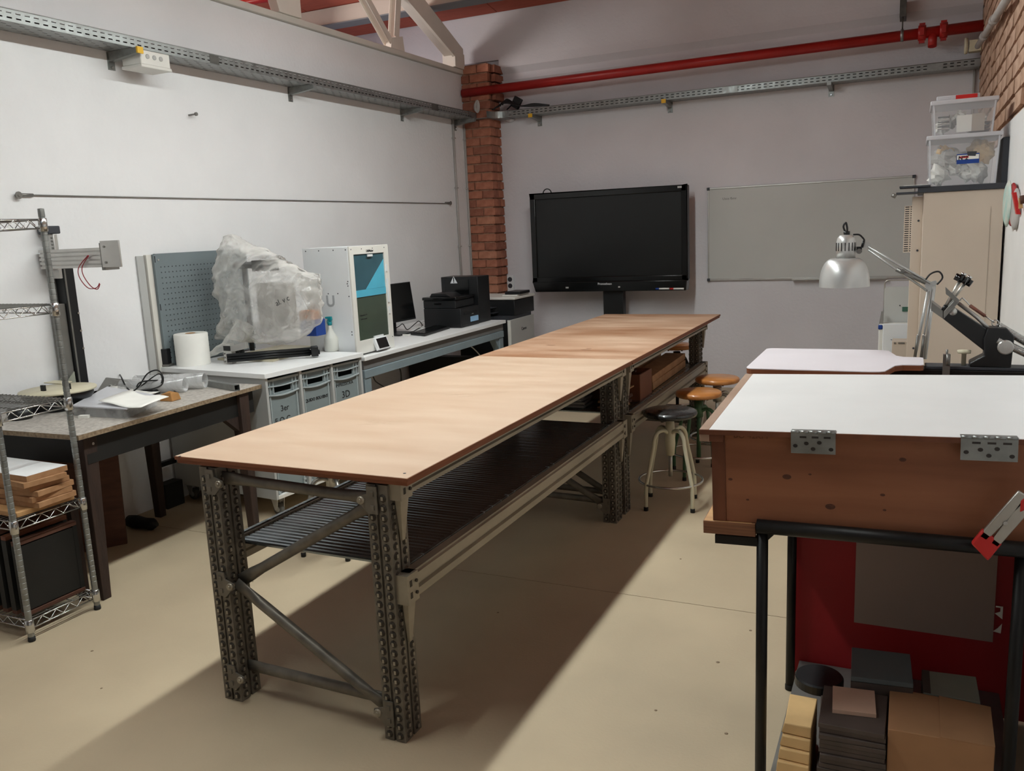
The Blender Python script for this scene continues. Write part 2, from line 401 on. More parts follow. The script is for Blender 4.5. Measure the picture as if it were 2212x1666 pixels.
# brick column in the corner
col = thing('brick_column', 'rough red brick column standing in the room corner beside the screen', 'column', (XL, YB, 0))
MB().box(XL+.01, XL+.30, YB-.24, YB, 0, 3.35).build('mortar_core', 'mortar', col)
z = 0.0; row = 0
while z < 3.33:
    h = .082; m = lambda: random.choice(['brick_a', 'brick_a', 'brick_b', 'brick_c'])
    j = lambda: random.random()*.012
    if row % 2 == 0:
        brick(col, j()*.5, -.262+j(), z, .185, .12, h, m()); brick(col, .19, -.262+j(), z, .128+j(), .122, h, m()); brick(col, .19, -.135, z, .128+j(), .133, h, m())
    else:
        brick(col, j()*.5, -.262+j(), z, .10, .12, h, m()); brick(col, .105, -.262+j(), z, .213+j(), .11, h, m()); brick(col, .21, -.145, z, .108+j(), .06, h, m()); brick(col, .21, -.08, z, .108+j(), .078, h, m())
    z += .0905; row += 1
# wider brick collar under the truss
z = 2.98
while z < 3.30:
    brick(col, .33, -.22+random.random()*.01, z, .05, .2, .082, 'brick_c'); z += .0905
# truss of white angle irons standing on the partition
tr = thing('roof_truss', 'white painted steel roof truss standing on the left wall top', 'truss', (XL, 7, 3.31))
def bar(mb, a, b, w, t, off=(0, 0, 0)):
    """flat iron: w across, t in x"""
    a = V(a)+V(off); b = V(b)+V(off); d = (b-a).normalized(); n = V((1, 0, 0)); s = d.cross(n).normalized()*(w/2)
    return mb.hexa([a-s-n*t/2, a+s-n*t/2, a+s+n*t/2, a-s+n*t/2], [b-s-n*t/2, b+s-n*t/2, b+s+n*t/2, b-s+n*t/2])
def strut(a, b, w=.06):
    m = MB(); bar(m, a, b, w, .006, (.035, 0, 0)); bar(m, a, b, w, .006, (-.035, 0, 0))
    d = (V(b)-V(a)).normalized(); s = d.cross(V((1, 0, 0))).normalized()*(w/2)
    m.tube([V(a)+s, V(b)+s], .006, 4); m.tube([V(a)-s+V((.035, 0, 0)), V(b)-s+V((.035, 0, 0))], .007, 4)
    bar(m, a, b, .012, .07)
    return m.build('strut', 'truss_paint', tr)
xx = XL-.02
strut((xx, 6.92, 3.34), (xx, 6.0, 4.15)); strut((xx, 6.98, 3.42), (xx, 7.12, 4.05), .075)
strut((xx, 5.47, 3.40), (xx, 5.1, 4.3), .08); strut((xx, 5.5, 3.40), (xx, 5.9, 4.25), .07)
m = MB()
m.prism([(xx-.05, 8.03, 3.41), (xx-.05, 8.24, 3.41), (xx-.05, 8.24, 3.52), (xx-.05, 7.0, 4.08), (xx-.05, 6.9, 3.89)], (.1, 0, 0)).build('rafter', 'truss_paint', tr, bev=.004)
MB().prism([(xx+.052, 8.0, 3.425), (xx+.052, 8.02, 3.395), (xx+.052, 6.88, 3.87), (xx+.052, 6.86, 3.90)], (.03, 0, 0)).build('rafter_flange', 'truss_paint', tr)
MB().box(xx-.07, xx+.07, 8.0, 8.22, 3.31, 3.46).box(xx+.06, xx+.085, 7.99, 8.01, 3.31, 3.46).build('post', 'truss_paint', tr, bev=.004)
MB().prism([(xx-.01, 5.33, 3.31), (xx-.01, 5.58, 3.31), (xx-.01, 5.58, 3.5), (xx-.01, 5.26, 3.5)], (.08, 0, 0)).build('gusset_plate', 'truss_paint', tr, bev=.004)
MB().prism([(xx-.01, 6.85, 3.31), (xx-.01, 7.08, 3.31), (xx-.01, 7.06, 3.44), (xx-.01, 6.88, 3.40)], (.06, 0, 0)).build('gusset_plate', 'truss_paint', tr)
# cable tray helper
def borders(L, slot, gap, start=.02):
    xs = [0]; h = []
    x = start
    while x+slot < L-.01:
        xs += [x, x+slot]; x += slot+gap
    xs.append(L); return xs
def tray(name, o, U, Wd, L, wid, label):
    """U along, Wd across (towards the room), open on top"""
    o = V(o); U = V(U); Wd = V(Wd); Z = V((0, 0, 1))
    t = thing(name, label, 'cable tray', o)
    us = borders(L, .028, .022)
    fl = lambda: [0, .014, .021, .039, .046, .06]
    m = MB().plate(o+Wd*wid, U, Z, Wd, us, fl(), lambda i, j: i % 2 == 1 and j in (1, 3), .0015)
    m.tube([o+Wd*wid+Z*.06, o+Wd*wid+Z*.06+U*L], .003, 6); m.build('outer_flange', 'galv', t)
    m = MB().plate(o, U, Z, Wd, us, fl(), lambda i, j: i % 2 == 1 and j in (1,), .0015)
    m.tube([o+Z*.06, o+Z*.06+U*L], .003, 6); m.build('inner_flange', 'galv', t)
    ws = [0]; n = 6
    for q in range(n): c = wid*(q+.5)/n; ws += [c-.0035, c+.0035]
    ws.append(wid)
    MB().plate(o, U, Wd, -Z, us, ws, lambda i, j: i % 2 == 1 and j % 2 == 1 and ((i//2+j//2) % 2 == 0), .0015).build('perforated_base', 'galv', t)
    return t
T1 = tray('cable_tray', (XL+.02, 1.6, 2.79), (0, 1, 0), (1, 0, 0), 6.5, .19, 'long perforated galvanised cable tray along the left wall')
T2 = tray('cable_tray', (-3.86, YB-.01, 2.80), (1, 0, 0), (0, -1, 0), 4.29, .19, 'perforated galvanised cable tray along the back wall under the red pipe')
for y in (4.43,): MB().box(XL+.2105, XL+.2135, y-.04, y+.04, 2.792, 2.846).build('joint_plate', 'galv_dark', T1)
MB().box(XL+.2105, XL+.2135, 7.2, 7.32, 2.792, 2.846).build('joint_plate', 'galv_dark', T1)
for x in (-1.58, .1): MB().box(x-.06, x+.06, YB-.2035, YB-.2005, 2.802, 2.856).build('joint_plate', 'galv', T2)
cb1 = thing('cable_backing', 'dark cables inside the left wall cable tray, also added as dark backing for its slots', 'cable', (XL+.11, 4.8, 2.80))  # real cables on top, the black fill added so the flange slots show dark
for dx in (.055, .10, .15):
    for dz in (.017, .04): MB().tube([(XL+.02+dx, 1.65+(dx*3) % .1, 2.79+dz), (XL+.02+dx, 4.0, 2.79+dz+.002), (XL+.02+dx, 8.05, 2.79+dz)], .0135, 8).build('cable', 'cable_black', cb1)
cb2 = thing('cable_backing', 'black cable tubes added inside the back wall cable tray so its slots look dark', 'cable', (-1.7, YB-.1, 2.81))  # unseen black filler added behind the slots, stands in for the dark tray interior
for dy in (.055, .10, .165):
    for dz in (.017, .04): MB().tube([(-3.8, YB-.01-dy, 2.80+dz), (-1.5, YB-.01-dy, 2.80+dz+.002), (.40, YB-.01-dy, 2.80+dz)], .0135, 8).build('cable', 'cable_black', cb2)
# curved corner piece joining the trays
m = MB(); c0 = V((-3.86, 8.10, 0)); n = 10
def ring(r, z0, z1, t=.002, a0=PI/2, a1=PI):
    for i in range(n):
        a, b = a0+(a1-a0)*i/n, a0+(a1-a0)*(i+1)/n
        p = [V((c0.x+rr*math.cos(q), c0.y+rr*math.sin(q), 0)) for rr, q in ((r, a), (r, b), (r+t, b), (r+t, a))]
        m.hexa([q+V((0, 0, z0)) for q in p], [q+V((0, 0, z1)) for q in p])
ring(.155, 2.795, 2.86); ring(.155, 2.793, 2.797, .19); ring(.345, 2.795, 2.86)
cp = one('tray_corner', m, 'galv', 'curved shiny galvanised corner section joining both cable trays', 'cable tray')
# brackets
def bracket(x, y, z, dx, dy, cap, label):
    b = thing('tray_bracket', label, 'bracket', (x, y, z), group=None)
    L_ = .24; s = V((dy, dx, 0)); d = V((dx, dy, 0)); o = V((x, y, z))
    m = MB(); a = o; e = o+d*L_
    m.hexa([a-s*.018-V((0, 0, .055)), a+s*.018-V((0, 0, .055)), e+s*.018-V((0, 0, .03)), e-s*.018-V((0, 0, .03))], [a-s*.018, a+s*.018, e+s*.018, e-s*.018])
    m.build('arm', 'galv', b)
    MB().hexa([a-s*.024+V((0, 0, -.10)), a+s*.024+V((0, 0, -.10)), a+s*.024+d*.006+V((0, 0, -.10)), a-s*.024+d*.006+V((0, 0, -.10))],
        [a-s*.024, a+s*.024, a+s*.024+d*.006, a-s*.024+d*.006]).build('wall_plate', 'galv', b)
    MB().tube([a+d*.004+V((0, 0, -.085)), a+d*.018+V((0, 0, -.085))], .008, 6).build('bolt', 'chrome', b)
    if cap:
        MB().hexa([e-s*.021-V((0, 0, .034)), e+s*.021-V((0, 0, .034)), e+s*.021+d*.012-V((0, 0, .034)), e-s*.021+d*.012-V((0, 0, .034))],
            [e-s*.021+V((0, 0, .002)), e+s*.021+V((0, 0, .002)), e+s*.021+d*.012+V((0, 0, .002)), e-s*.021+d*.012+V((0, 0, .002))]).build('end_cap', 'yellow', b, label='yellow plastic end cap')
    return b
bracket(XL, 3.80, 2.788, 1, 0, 1, 'wall bracket with yellow cap holding left tray beside the junction box')
bracket(XL, 5.42, 2.788, 1, 0, 0, 'galvanised wall bracket under the middle of the left tray')
bracket(XL, 7.0, 2.788, 1, 0, 0, 'galvanised wall bracket under the left tray, second from the corner')
bracket(XL, 8.02, 2.788, 1, 0, 0, 'galvanised wall bracket under the left tray right beside the corner')
bracket(-3.58, YB, 2.80, 0, -1, 1, 'yellow capped tray bracket beside the brick column, above the black printer')
bracket(-2.2, YB, 2.80, 0, -1, 1, 'yellow capped tray bracket on the back wall above the screen')
bracket(-.73, YB, 2.80, 0, -1, 0, 'grey tray bracket without cap on the back wall above the whiteboard')
jb = thing('junction_box', 'cream plastic junction box hanging under the left cable tray', 'box', (-4.22, 3.93, 2.69))
MB().box(-4.29, -4.135, 3.83, 4.05, 2.705, 2.787).build('box_body', 'cab_white', jb, bev=.006)
MB().box(-4.295, -4.13, 3.825, 4.055, 2.688, 2.706).build('lid', 'cab_white', jb, bev=.004)
for y in (3.88, 3.93, 3.98): MB().lathe([(.014, 0), (.014, .003), (.010, .004)], (-4.135, y, 2.752), 12, 'x').build('knockout', 'cab_grey', jb)
# little wall anchor, tension wire
m = MB().tube([(XL, 4.37, 2.487), (XL+.05, 4.38, 2.49)], .006, 6).lathe([(.012, 0), (.012, .012)], (XL+.05, 4.38, 2.49), 8, 'x')
one('wall_anchor', m, 'alu_dark', 'small metal anchor bolt sticking out of the left wall under the tray', 'bolt')
tw = thing('tension_wire', 'thin steel wire stretched along the left wall between two anchors', 'wire', (XL, 3.08, 1.953))
MB().tube([(XL+.009, 3.12, 1.953), (XL+.009, 7.76, 1.946)], .004, 6).build('wire', 'alu_dark', tw)
for y in (3.08, 7.80):
    s = 1 if y < 4 else -1
    MB().tube([(XL, y, 1.95), (XL+.03, y, 1.95)], .008, 8).lathe([(.02, 0), (.02, .006)], (XL+.02, y, 1.95), 12, 'x').tube([(XL+.012, y, 1.953), (XL+.012, y+s*.09, 1.953)], .009, 8).build('anchor', 'alu_dark', tw)
# vertical conduits by the column
def conduit(px, name, label, ztop=2.79):
    p = at(px, 268, 'x', XL+.012)
    m = MB().tube([(XL+.014, p.y, .86), (XL+.014, p.y, ztop)], .012, 10)
    for z in (1.5, 2.1, 2.6): m.box(XL, XL+.03, p.y-.02, p.y+.02, z, z+.012)
    one(name, m, 'conduit', label, 'conduit', loc=(XL, p.y, .86))
conduit(978, 'conduit', 'left one of two thin vertical conduits on the left wall near the column')
conduit(1002, 'conduit', 'thin vertical conduit on the left wall right beside the brick column')
one('conduit', MB().tube([(.40, YB-.03, 2.2), (.40, YB-.03, 2.8)], .011, 8).box(.38, .42, YB-.03, YB, 2.55, 2.565), 'conduit', 'short vertical conduit in the right corner below the cable tray', 'conduit')
p = at(2112, 100, 'x', XR-.05); q = at(2180, -10, 'x', XR-.05)
m = MB().tube([p, q], .022, 10)
for t_ in (.25, .6): m.tube([p.lerp(q, t_), p.lerp(q, t_+.05)], .03, 10)
one('conduit', m, 'conduit', 'pale conduit running along the brick wall at top right', 'conduit')
wbx = thing('wall_box', 'cream wall box and round cover at the top right corner', 'box', (.40, 8.25, 2.98))
MB().box(.34, .43, 8.2, 8.3, 2.91, 3.0).build('box_body', 'cream_paint', wbx, bev=.005)
MB().lathe([(.062, -.012), (.066, 0), (.06, .014)], (.32, 8.25, 2.965), 20, 'x').build('round_cover', 'cream_paint', wbx)
# red sprinkler pipe
rp = thing('sprinkler_pipe', 'red fire sprinkler pipe running across the back wall', 'pipe', (-4.42, 8.2, 3.07))
MB().tube([(XL+.02, 8.2, 3.075), (XR+.01, 8.2, 3.10)], .044, 20).build('pipe_run', 'red_paint', rp)
for x in (-.01, .15): MB().lathe([(.05, -.03), (.062, -.028), (.062, .028), (.05, .03)], (x, 8.2, 3.1), 20, 'x').box(x-.015, x+.015, 8.12, 8.14, 3.07, 3.13).box(x-.022, x+.022, 8.19, 8.22, 3.15, 3.178).box(x-.022, x+.022, 8.19, 8.22, 3.02, 3.045).build('coupling', 'red_paint', rp)
MB().tube([(.07, 8.2, 3.1), (.07, 8.17, 2.98)], .034, 14).build('tee_outlet', 'red_paint', rp)
MB().tube([(-.16, 8.2, 3.14), (-.16, 8.2, 3.25)], .006, 8).build('hanger_rod', 'galv_dark', rp)
MB().lathe([(.047, -.012), (.05, -.012), (.05, .012), (.047, .012)], (-.16, 8.2, 3.1), 20, 'x').build('pipe_clamp', 'galv', rp)
MB().box(-.185, -.135, 8.19, YB-.05, 3.25, 3.40).build('hanger_channel', 'galv_dark', rp)
one('sprinkler_pipe', MB().tube([at(470, 14, 'y', 6.8), at(640, -12, 'y', 6.8)], .03, 12), 'red_paint', 'red pipe glimpsed in the next room above the left wall', 'pipe', loc=at(560, 2, 'y', 6.8))
# cables bundled at the corner, black antenna box, smoke detector
m = MB()
for i in range(4):
    r = .04+.007*i
    m.tube([V((-4.16+.012*i, 8.14-.01*i, 2.915))+V((math.cos(a)*.5, -.2*math.sin(a)*0-.25*math.cos(a), math.sin(a)))*r for a in [2*PI*q/16 for q in range(16)]], .006, 6, close=True)
one('cable_coil', m, 'cable_white', 'coil of white cable lying on the tray corner', 'cable', loc=(-4.05, 8.1, 2.86))
m = MB()
for i in range(5):
    m.tube(smooth_path([(-3.98+.03*i, 8.16, 2.87+.01*i), (-3.86, 8.2+.02*i, 2.93+.012*i), (-3.7, 8.22, 2.89), (-3.55, 8.25, 2.875+.006*i), (-3.4, 8.3, 2.875)], 5), .007, 6)
one('cable_bundle', m, 'cable_black', 'bundle of black cables lying on the tray beside the column', 'cable')
ant = thing('wireless_router', 'tilted black plastic box standing on the back tray by the column', 'router', (-3.6, 8.3, 2.86))
X = Matrix.Translation(at(1116, 222, 'y', 8.3)) @ Matrix.Rotation(.55, 4, 'Y')
MB().box(-.045, .045, -.02, .02, -.055, .055, X).build('box_body', 'black_plastic', ant, bev=.004)
p = at(1095, 237, 'y', 8.3)
MB().tube([p, at(1104, 228, 'y', 8.3)], .007, 8).build('arm', 'black_plastic', ant)
p = at(1103, 252, 'y', YB)
sd = thing('smoke_detector', 'round white smoke detector on the back wall beside the column', 'detector', p)
MB().lathe([(.001, -.05), (.045, -.045), (.06, -.02), (.06, 0)], p, 24, 'y').build('dome', 'plastic_white', sd)
# wall sockets by the column
so = thing('socket_strip', 'vertical strip of three white wall sockets beside the brick column', 'socket', (-3.99, YB-.03, .96))
MB().box(-4.03, -3.955, YB-.03, YB, .93, 1.16).build('back_box', 'plastic_white', so, bev=.004)
for i, z in enumerate((1.12, 1.05, .97)):
    MB().lathe([(.026, -.033), (.026, -.03), (.012, -.0305)], (-3.993, YB, z), 16, 'y').build('outlet', 'black_plastic' if i == 2 else 'dark_grey', so)
MB().tube(smooth_path([(-3.993, YB-.05, .97), (-3.97, YB-.08, .94), (-3.95, YB-.06, .88)]), .006, 6).build('plug_cable', 'cable_black', so)
# ------------------------------------------------------------------ whiteboard
a = at(1529.3, 406.6, 'y', YB); b = at(1976.9, 377.7, 'y', YB); c = at(1530.4, 606.8, 'y', YB)
x0, x1, z1, z0 = a.x, b.x, a.z, c.z
wbd = thing('whiteboard', 'large whiteboard with a thin aluminium frame on the back wall', 'whiteboard', (x0, YB, z0))
MB().box(x0+.01, x1-.01, YB-.018, YB-.004, z0+.01, z1-.01).build('writing_surface', 'board_white', wbd)
for nm, (p0, p1, q0, q1) in {'top': (x0, x1, z1-.016, z1), 'bottom': (x0, x1, z0, z0+.02), 'left': (x0, x0+.014, z0, z1), 'right': (x1-.014, x1, z0, z1)}.items():
    MB().box(p0, p1, YB-.026, YB, q0, q1).build('frame_rail', 'aluminium', wbd, bev=.003)
MB().box(x0+.8, x1-.2, YB-.075, YB-.02, z0-.004, z0+.006).build('pen_tray', 'aluminium', wbd)
for (xx_, zz) in ((x0+.008, z1-.01), (x1-.008, z1-.01), (x0+.008, z0+.01)): MB().box(xx_-.014, xx_+.014, YB-.03, YB, zz-.014, zz+.014).build('corner_cap', 'dark_grey', wbd, bev=.004)
text('Usos fbmr', .032, 'ink_soft', wbd, at(1576, 429, 'y', YB-.019), (1, 0, 0), (0, -1, 0))
# ------------------------------------------------------------------ interactive display on its stand
TY = 8.15
p = at(1145.6, 419, 'y', TY); q = at(1484, 398.8, 'y', TY); r_ = at(1482, 627, 'y', TY)
x0, x1, z0, z1 = p.x, q.x, r_.z, q.z+.002
tv = thing('wall_screen', 'big black touch display on a black column stand before the back wall', 'television', ((x0+x1)/2, TY+.1, 0))
MB().box(x0, x1, TY, TY+.09, z0+.10, z1).build('housing', 'black_plastic', tv, bev=.008)
m = MB()
for (a0, a1, b0, b1) in ((x0, x1, z1-.06, z1), (x0, x0+.055, z0+.1, z1), (x1-.055, x1, z0+.1, z1), (x0, x1, z0+.1, z0+.15)): m.box(a0, a1, TY-.022, TY, b0, b1)
m.build('bezel', 'black_gloss', tv, bev=.006)
MB().box(x0+.05, x1-.05, TY-.008, TY, z0+.145, z1-.055).build('screen_glass', 'screen', tv)
MB().prism([(x0+.03, TY-.035, z0), (x1-.01, TY-.035, z0), (x1, TY-.035, z0+.1), (x0, TY-.035, z0+.1)], (0, .12, 0)).build('speaker_bar', 'black_gloss', tv, bev=.006)
text('Promethean', .03, 'white_ink', tv, ((x0+x1)/2-.02, TY-.036, z0+.075), (1, 0, 0), (0, -1, 0), bold=.0004)
for (dx, s) in ((-.42, .02), (-.4, .012), (.14, .02)): MB().box((x0+x1)/2+dx-.02, (x0+x1)/2+dx-.02+s, TY-.037, TY-.034, z0+.035, z0+.05).build('button', 'cab_grey', tv)
p = at(1468, 404, 'y', TY-.023); MB().box(p.x-.02, p.x+.02, TY-.024, TY-.022, p.z-.009, p.z+.009).build('badge', 'cab_grey', tv)
MB().tube(arc(at(1182, 418, 'y', TY+.05), .045, 0, PI, 8), .006, 6).build('camera_loop', 'black_plastic', tv)
MB().tube(smooth_path([(x0+.02, TY+.1, 1.7), (x0-.02, TY+.1, 1.45), (x0, TY+.1, 1.2)]), .005, 6).build('cable', 'cable_black', tv)
MB().box(-2.84, -2.63, 8.18, 8.27, .06, 1.3).build('stand_column', 'black_plastic', tv, bev=.005)
MB().box(-3.2, -2.25, 7.9, 8.42, 0.02, .07).box(-3.2, -3.1, 7.9, 8.42, 0, .03).box(-2.35, -2.25, 7.9, 8.42, 0, .03).build('stand_base', 'black_plastic', tv, bev=.01)
for px, mm, lb in ((1424, 'blue', 'white marker pen with dark cap on the left of the display ledge'), (1455, 'red_plastic', 'white marker pen with red cap on the right of the display ledge')):
    p = at(px, 624, 'y', TY-.05); mk = thing('marker_pen', lb, 'pen', p)
    MB().tube([p, p+V((.10, 0, 0))], .009, 10).build('barrel', 'paper', mk); MB().tube([p-V((.035, 0, 0)), p], .0095, 10).build('cap', mm, mk)
MB().box(x0+1.24, x1-.03, TY-.07, TY-.03, z0+.003, z0+.01).build('pen_ledge', 'black_plastic', tv)
# ================================================================== LARGE WORKBENCHES
TOPZ = .92; BX0, BX1 = -2.337, -1.376
def upright(h):
    """punched pallet-rack post, .08 x .10, origin at its foot corner"""
    W, D, g, gd = .08, .10, .005, .007
    def side(w, swap):
        return [(0, 0), (w/2-g, 0), (w/2-g, gd), (w/2+g, gd), (w/2+g, 0)]
    poly = []
    poly += [(x, y) for x, y in side(W, 0)]
    poly += [(W-y, x) for x, y in side(D, 0)]
    poly += [(W-x, D-y) for x, y in side(W, 0)]
    poly += [(y, D-x) for x, y in side(D, 0)]
    m = MB().prism([(x, y, 0) for x, y in poly], (0, 0, h))
    d = MB(); b = MB()
    for fx, (ox, oy, ux, uy, nx, ny, w) in enumerate(((0, 0, 1, 0, 0, -1, W), (W, 0, 0, 1, 1, 0, D), (W, D, -1, 0, 0, 1, W), (0, D, 0, -1, -1, 0, D))):
        for cpos in (w*.235, w*.765):
            z = .022
            while z < h-.012:
                c = V((ox+ux*cpos, oy+uy*cpos, z)); U = V((ux, uy, 0)); N = V((nx, ny, 0)); Z = V((0, 0, 1))
                ringp = lambda r, o, n=8: [c+U*(r*math.cos(2*PI*k/n))+Z*(r*1.05*math.sin(2*PI*k/n))+N*o for k in range(n)]
                A, B_ = ringp(.0135, .0004), ringp(.009, .0045)
                d.add(A+B_, [(k, (k+1) % 8, 8+(k+1) % 8, 8+k) for k in range(8)]+[tuple(range(8, 16))])
                q = [c+U*a+Z*e+N*.0046 for a, e in ((-.004, -.006), (.004, -.006), (.004, .006), (-.004, .006))]
                b.add(q+[p+N*.0022 for p in q], [(4, 5, 6, 7), (0, 1, 5, 4), (1, 2, 6, 5), (2, 3, 7, 6), (3, 0, 4, 7)])
                z += .0328
    return m, d, b
um, ud, ub = upright(.885)
lo = um.build('leg', 'rack_steel'); do = ud.build('dimples', 'rack_recess', lo, world=False); bo = ub.build('punched_slots', 'beam_steel', lo, world=False)
leg_me, dim_me, slot_me = lo.data, do.data, bo.data
for o in (bo, do, lo): bpy.data.objects.remove(o)
def add_leg(par, x, y):
    l = bpy.data.objects.new('leg', leg_me); C.objects.link(l); l.parent = par; l.location = V((x, y, 0))-par.location
    for nm, me in (('dimples', dim_me), ('punched_slots', slot_me)):
        k = bpy.data.objects.new(nm, me); C.objects.link(k); k.parent = l; k['kind'] = 'stuff'
    return l
ORD = ['lowest', 'second from the bottom', 'third from the bottom', 'fourth from the bottom', 'middle one', 'sixth from the bottom', 'seventh from the bottom', 'second from the top', 'topmost']
def beam(par, x, y0, y1, z0, z1, side=1):
    """stepped steel beam along y on the outer face"""
    inner = side == 0; side = side or 1; h = z1-z0; t = .042*side if not inner else .03
    if inner: y0 += .065; y1 -= .065
    prof = [(0, z0), (t, z0), (t, z0+h*.28), (t*.72, z0+h*.34), (t*.72, z0+h*.42), (t, z0+h*.48), (t, z1-h*.12), (t*.8, z1-h*.08), (t*.8, z1), (0, z1)]
    MB().prism([(x+a, y0, b) for a, b in prof], (0, y1-y0, 0)).build('beam', 'beam_steel', par)
    for yy, s in () if inner else ((y0, 1), (y1, -1)):
        a = x+.044*side
        m = MB().hexa([(x-.0*side, yy-.03*s, z0-.01), (a, yy-.03*s, z0-.01), (a, yy+.035*s, z0-.01), (x, yy+.035*s, z0-.01)], [(x, yy-.03*s, z1+.0), (a, yy-.03*s, z1), (a, yy+.035*s, z1), (x, yy+.035*s, z1)])
        a2 = x+.02*side
        m.hexa([(x+.012*side, yy-.004*s, z0-.15), (a2, yy-.004*s, z0-.15), (a2, yy+.012*s, z0-.15), (x+.012*side, yy+.012*s, z0-.15)], [(x+.012*side, yy-.02*s, z0), (a-.01*side, yy-.02*s, z0), (a-.01*side, yy+.03*s, z0), (x+.012*side, yy+.03*s, z0)])
        pl_ = m.build('end_plate', 'beam_steel', par)
        if side > 0:
            h2 = MB()
            for zz in (z0+.018, z1-.03): h2.box(a+.0002, a+.0012, yy-.016, yy-.004, zz-.010, zz+.010).tube([(a, yy+.02*s, zz), (a+.005, yy+.02*s, zz)], .006, 8)
            h2.build('slots', 'rack_recess', pl_)
def brace(par, a, b, y, r=.019):
    a, b = V(a), V(b); d = (b-a).normalized(); L_ = (b-a).length
    pts = [a, a+d*.05, a+d*.12, b-d*.12, b-d*.05, b]
    m = MB(); n = V((0, 1, 0)); s = d.cross(n).normalized()
    rings = []; k = 10
    for i, p in enumerate(pts):
        f = (.35, .35, 1, 1, .35, .35)[i]; ww = (1.25, 1.25, 1, 1, 1.25, 1.25)[i]
        rings.append([p+s*(r*ww*math.cos(2*PI*q/k))+n*(r*f*math.sin(2*PI*q/k)) for q in range(k)])
    vs = [q for g in rings for q in g]
    m.add(vs, [(i*k+q, i*k+(q+1) % k, (i+1)*k+(q+1) % k, (i+1)*k+q) for i in range(5) for q in range(k)], True)
    m.add(rings[0], [tuple(range(k-1, -1, -1))]); m.add(rings[-1], [tuple(range(k))])
    m.build('brace', 'rack_steel', par)
def lug(par, x, y, z, s):
    """hooked bracket plate with a bolt; s = +1 plate's ear points to +x"""
    m = MB().prism([(x, y-.007, z-.045), (x, y-.007, z+.045), (x+s*.034, y-.007, z+.045), (x+s*.038, y-.007, z+.02), (x+s*.075, y-.007, z+.008), (x+s*.078, y-.007, z-.012), (x+s*.06, y-.007, z-.02), (x+s*.036, y-.007, z-.045)], (0, .005, 0))
    for dz in (-.024, .022): m.box(x+s*.017-.006, x+s*.017+.006, y-.0105, y-.007, z+dz-.008, z+dz+.008)
    l = m.build('brace_bracket', 'rack_steel', par)
    MB().lathe([(.012, -.014), (.014, -.008), (.014, -.007)], (x+s*.06, y, z-.003), 10, 'y').lathe([(.006, -.018), (.006, -.01)], (x+s*.06, y, z-.003), 6, 'y').build('bolt', 'beam_steel', l)
def end_frame(par, y, mid=True, face=-1):
    xl, xr = -2.242, -1.54
    yy = y if face < 0 else y+.1
    yb = yy+.028
    for z, s_, xs in ((.835, 1, xl+.035), (.835, -1, xr+.045), (.458, 1, xl+.035), (.10, 1, xl+.035), (.10, -1, xr+.045)): lug(par, xs, yy-.003, z, s_)
    brace(par, (xl+.08, yb, .845), (xr+.02, yb, .826), y)
    brace(par, (xl+.09, yb+.022, .455), (xr+.01, yb+.022, .815), y)
    brace(par, (xl+.09, yb, .452), (xr+.0, yb, .095), y)
    brace(par, (xl+.07, yb+.03, .118), (xr+.02, yb+.03, .108), y)
def bench(name, label, y0, y1, f0, f1, board_m, group=None):
    b = thing(name, label, 'workbench', ((BX0+BX1)/2, (y0+y1)/2, 0))
    for x in (-2.242, -1.54):
        add_leg(b, x, f0); add_leg(b, x, f1-.1)
    for side, x in ((1, -1.46), (0, -2.238)):
        beam(b, x, f0+.04, f1-.04, .497, .585, side)
        beam(b, x, f0+.04, f1-.04, .845, .893, side)
    end_frame(b, f0); end_frame(b, f1-.1)
    # board: two layers
    MB().box(BX0, BX1, y0, y1, .906, TOPZ).build('table_board', board_m, b, bev=.002)
    MB().box(BX0+.004, BX1-.004, y0+.004, y1-.004, .893, .906).build('lower_board', 'edge_brown', b, bev=.001)
    e = .0015
    MB().box(BX0-e, BX1+e, y0-e, y0, .9065, .9185).box(BX1, BX1+e, y0, y1, .9065, .9185).build('board_edge', 'edge_brown', b)
    return b
B1 = bench('workbench', 'front half of the long workbench, pale plywood top on galvanised rack legs', 2.108, 4.434, 2.12, 4.44, 'birch')
B2 = bench('workbench', 'rear half of the long workbench, darker worn wooden top on rack legs', 4.438, 6.768, 4.50, 6.50, 'birch_worn')
for (px, py) in ((874, 1023), (388, 986)):
    p = at(px, py, 'z', TOPZ); MB().lathe([(.005, 0), (.005, .0008)], (p.x, p.y, TOPZ), 8).build('screw', 'dark_grey', B1)
mat('smudge', (184, 156, 130), .6, scale=40, rgb2=(196, 168, 144)); mat('smudge_dark', (144, 106, 80), .6, scale=40)
for (px, py, lx_, ly_, a_) in ((790, 917, .05, .006, .35), (812, 912, .04, .01, .2), (835, 915, .03, .006, -.3), (856, 910, .035, .008, .5), (800, 908, .03, .005, .1), (985, 852, .05, .006, .4), (1005, 856, .04, .005, .2), (600, 930, .06, .004, .8), (1075, 848, .05, .004, .6)):
    p = at(px, py, 'z', TOPZ); MB().add([(p.x+lx_*math.cos(t)*math.cos(a_)-ly_*math.sin(t)*math.sin(a_)+.004*noise.noise(V((t*3, px, 0))), p.y+lx_*math.cos(t)*math.sin(a_)+ly_*math.sin(t)*math.cos(a_), TOPZ+.0004) for t in [2*PI*k/14 for k in range(14)]], [tuple(range(14))]).build('smudge', 'smudge', B1)
for (px, py, lx_, ly_, a_) in ((1190, 746, .035, .006, .1), (1265, 756, .035, .006, .15), (1272, 753, .02, .005, .0)):
    p = at(px, py, 'z', TOPZ); MB().add([(p.x+lx_*math.cos(t), p.y+ly_*2*math.sin(t)+.006*noise.noise(V((t*3, px, 0))), TOPZ+.0004) for t in [2*PI*k/14 for k in range(14)]], [tuple(range(14))]).build('smudge', 'smudge_dark', B2)
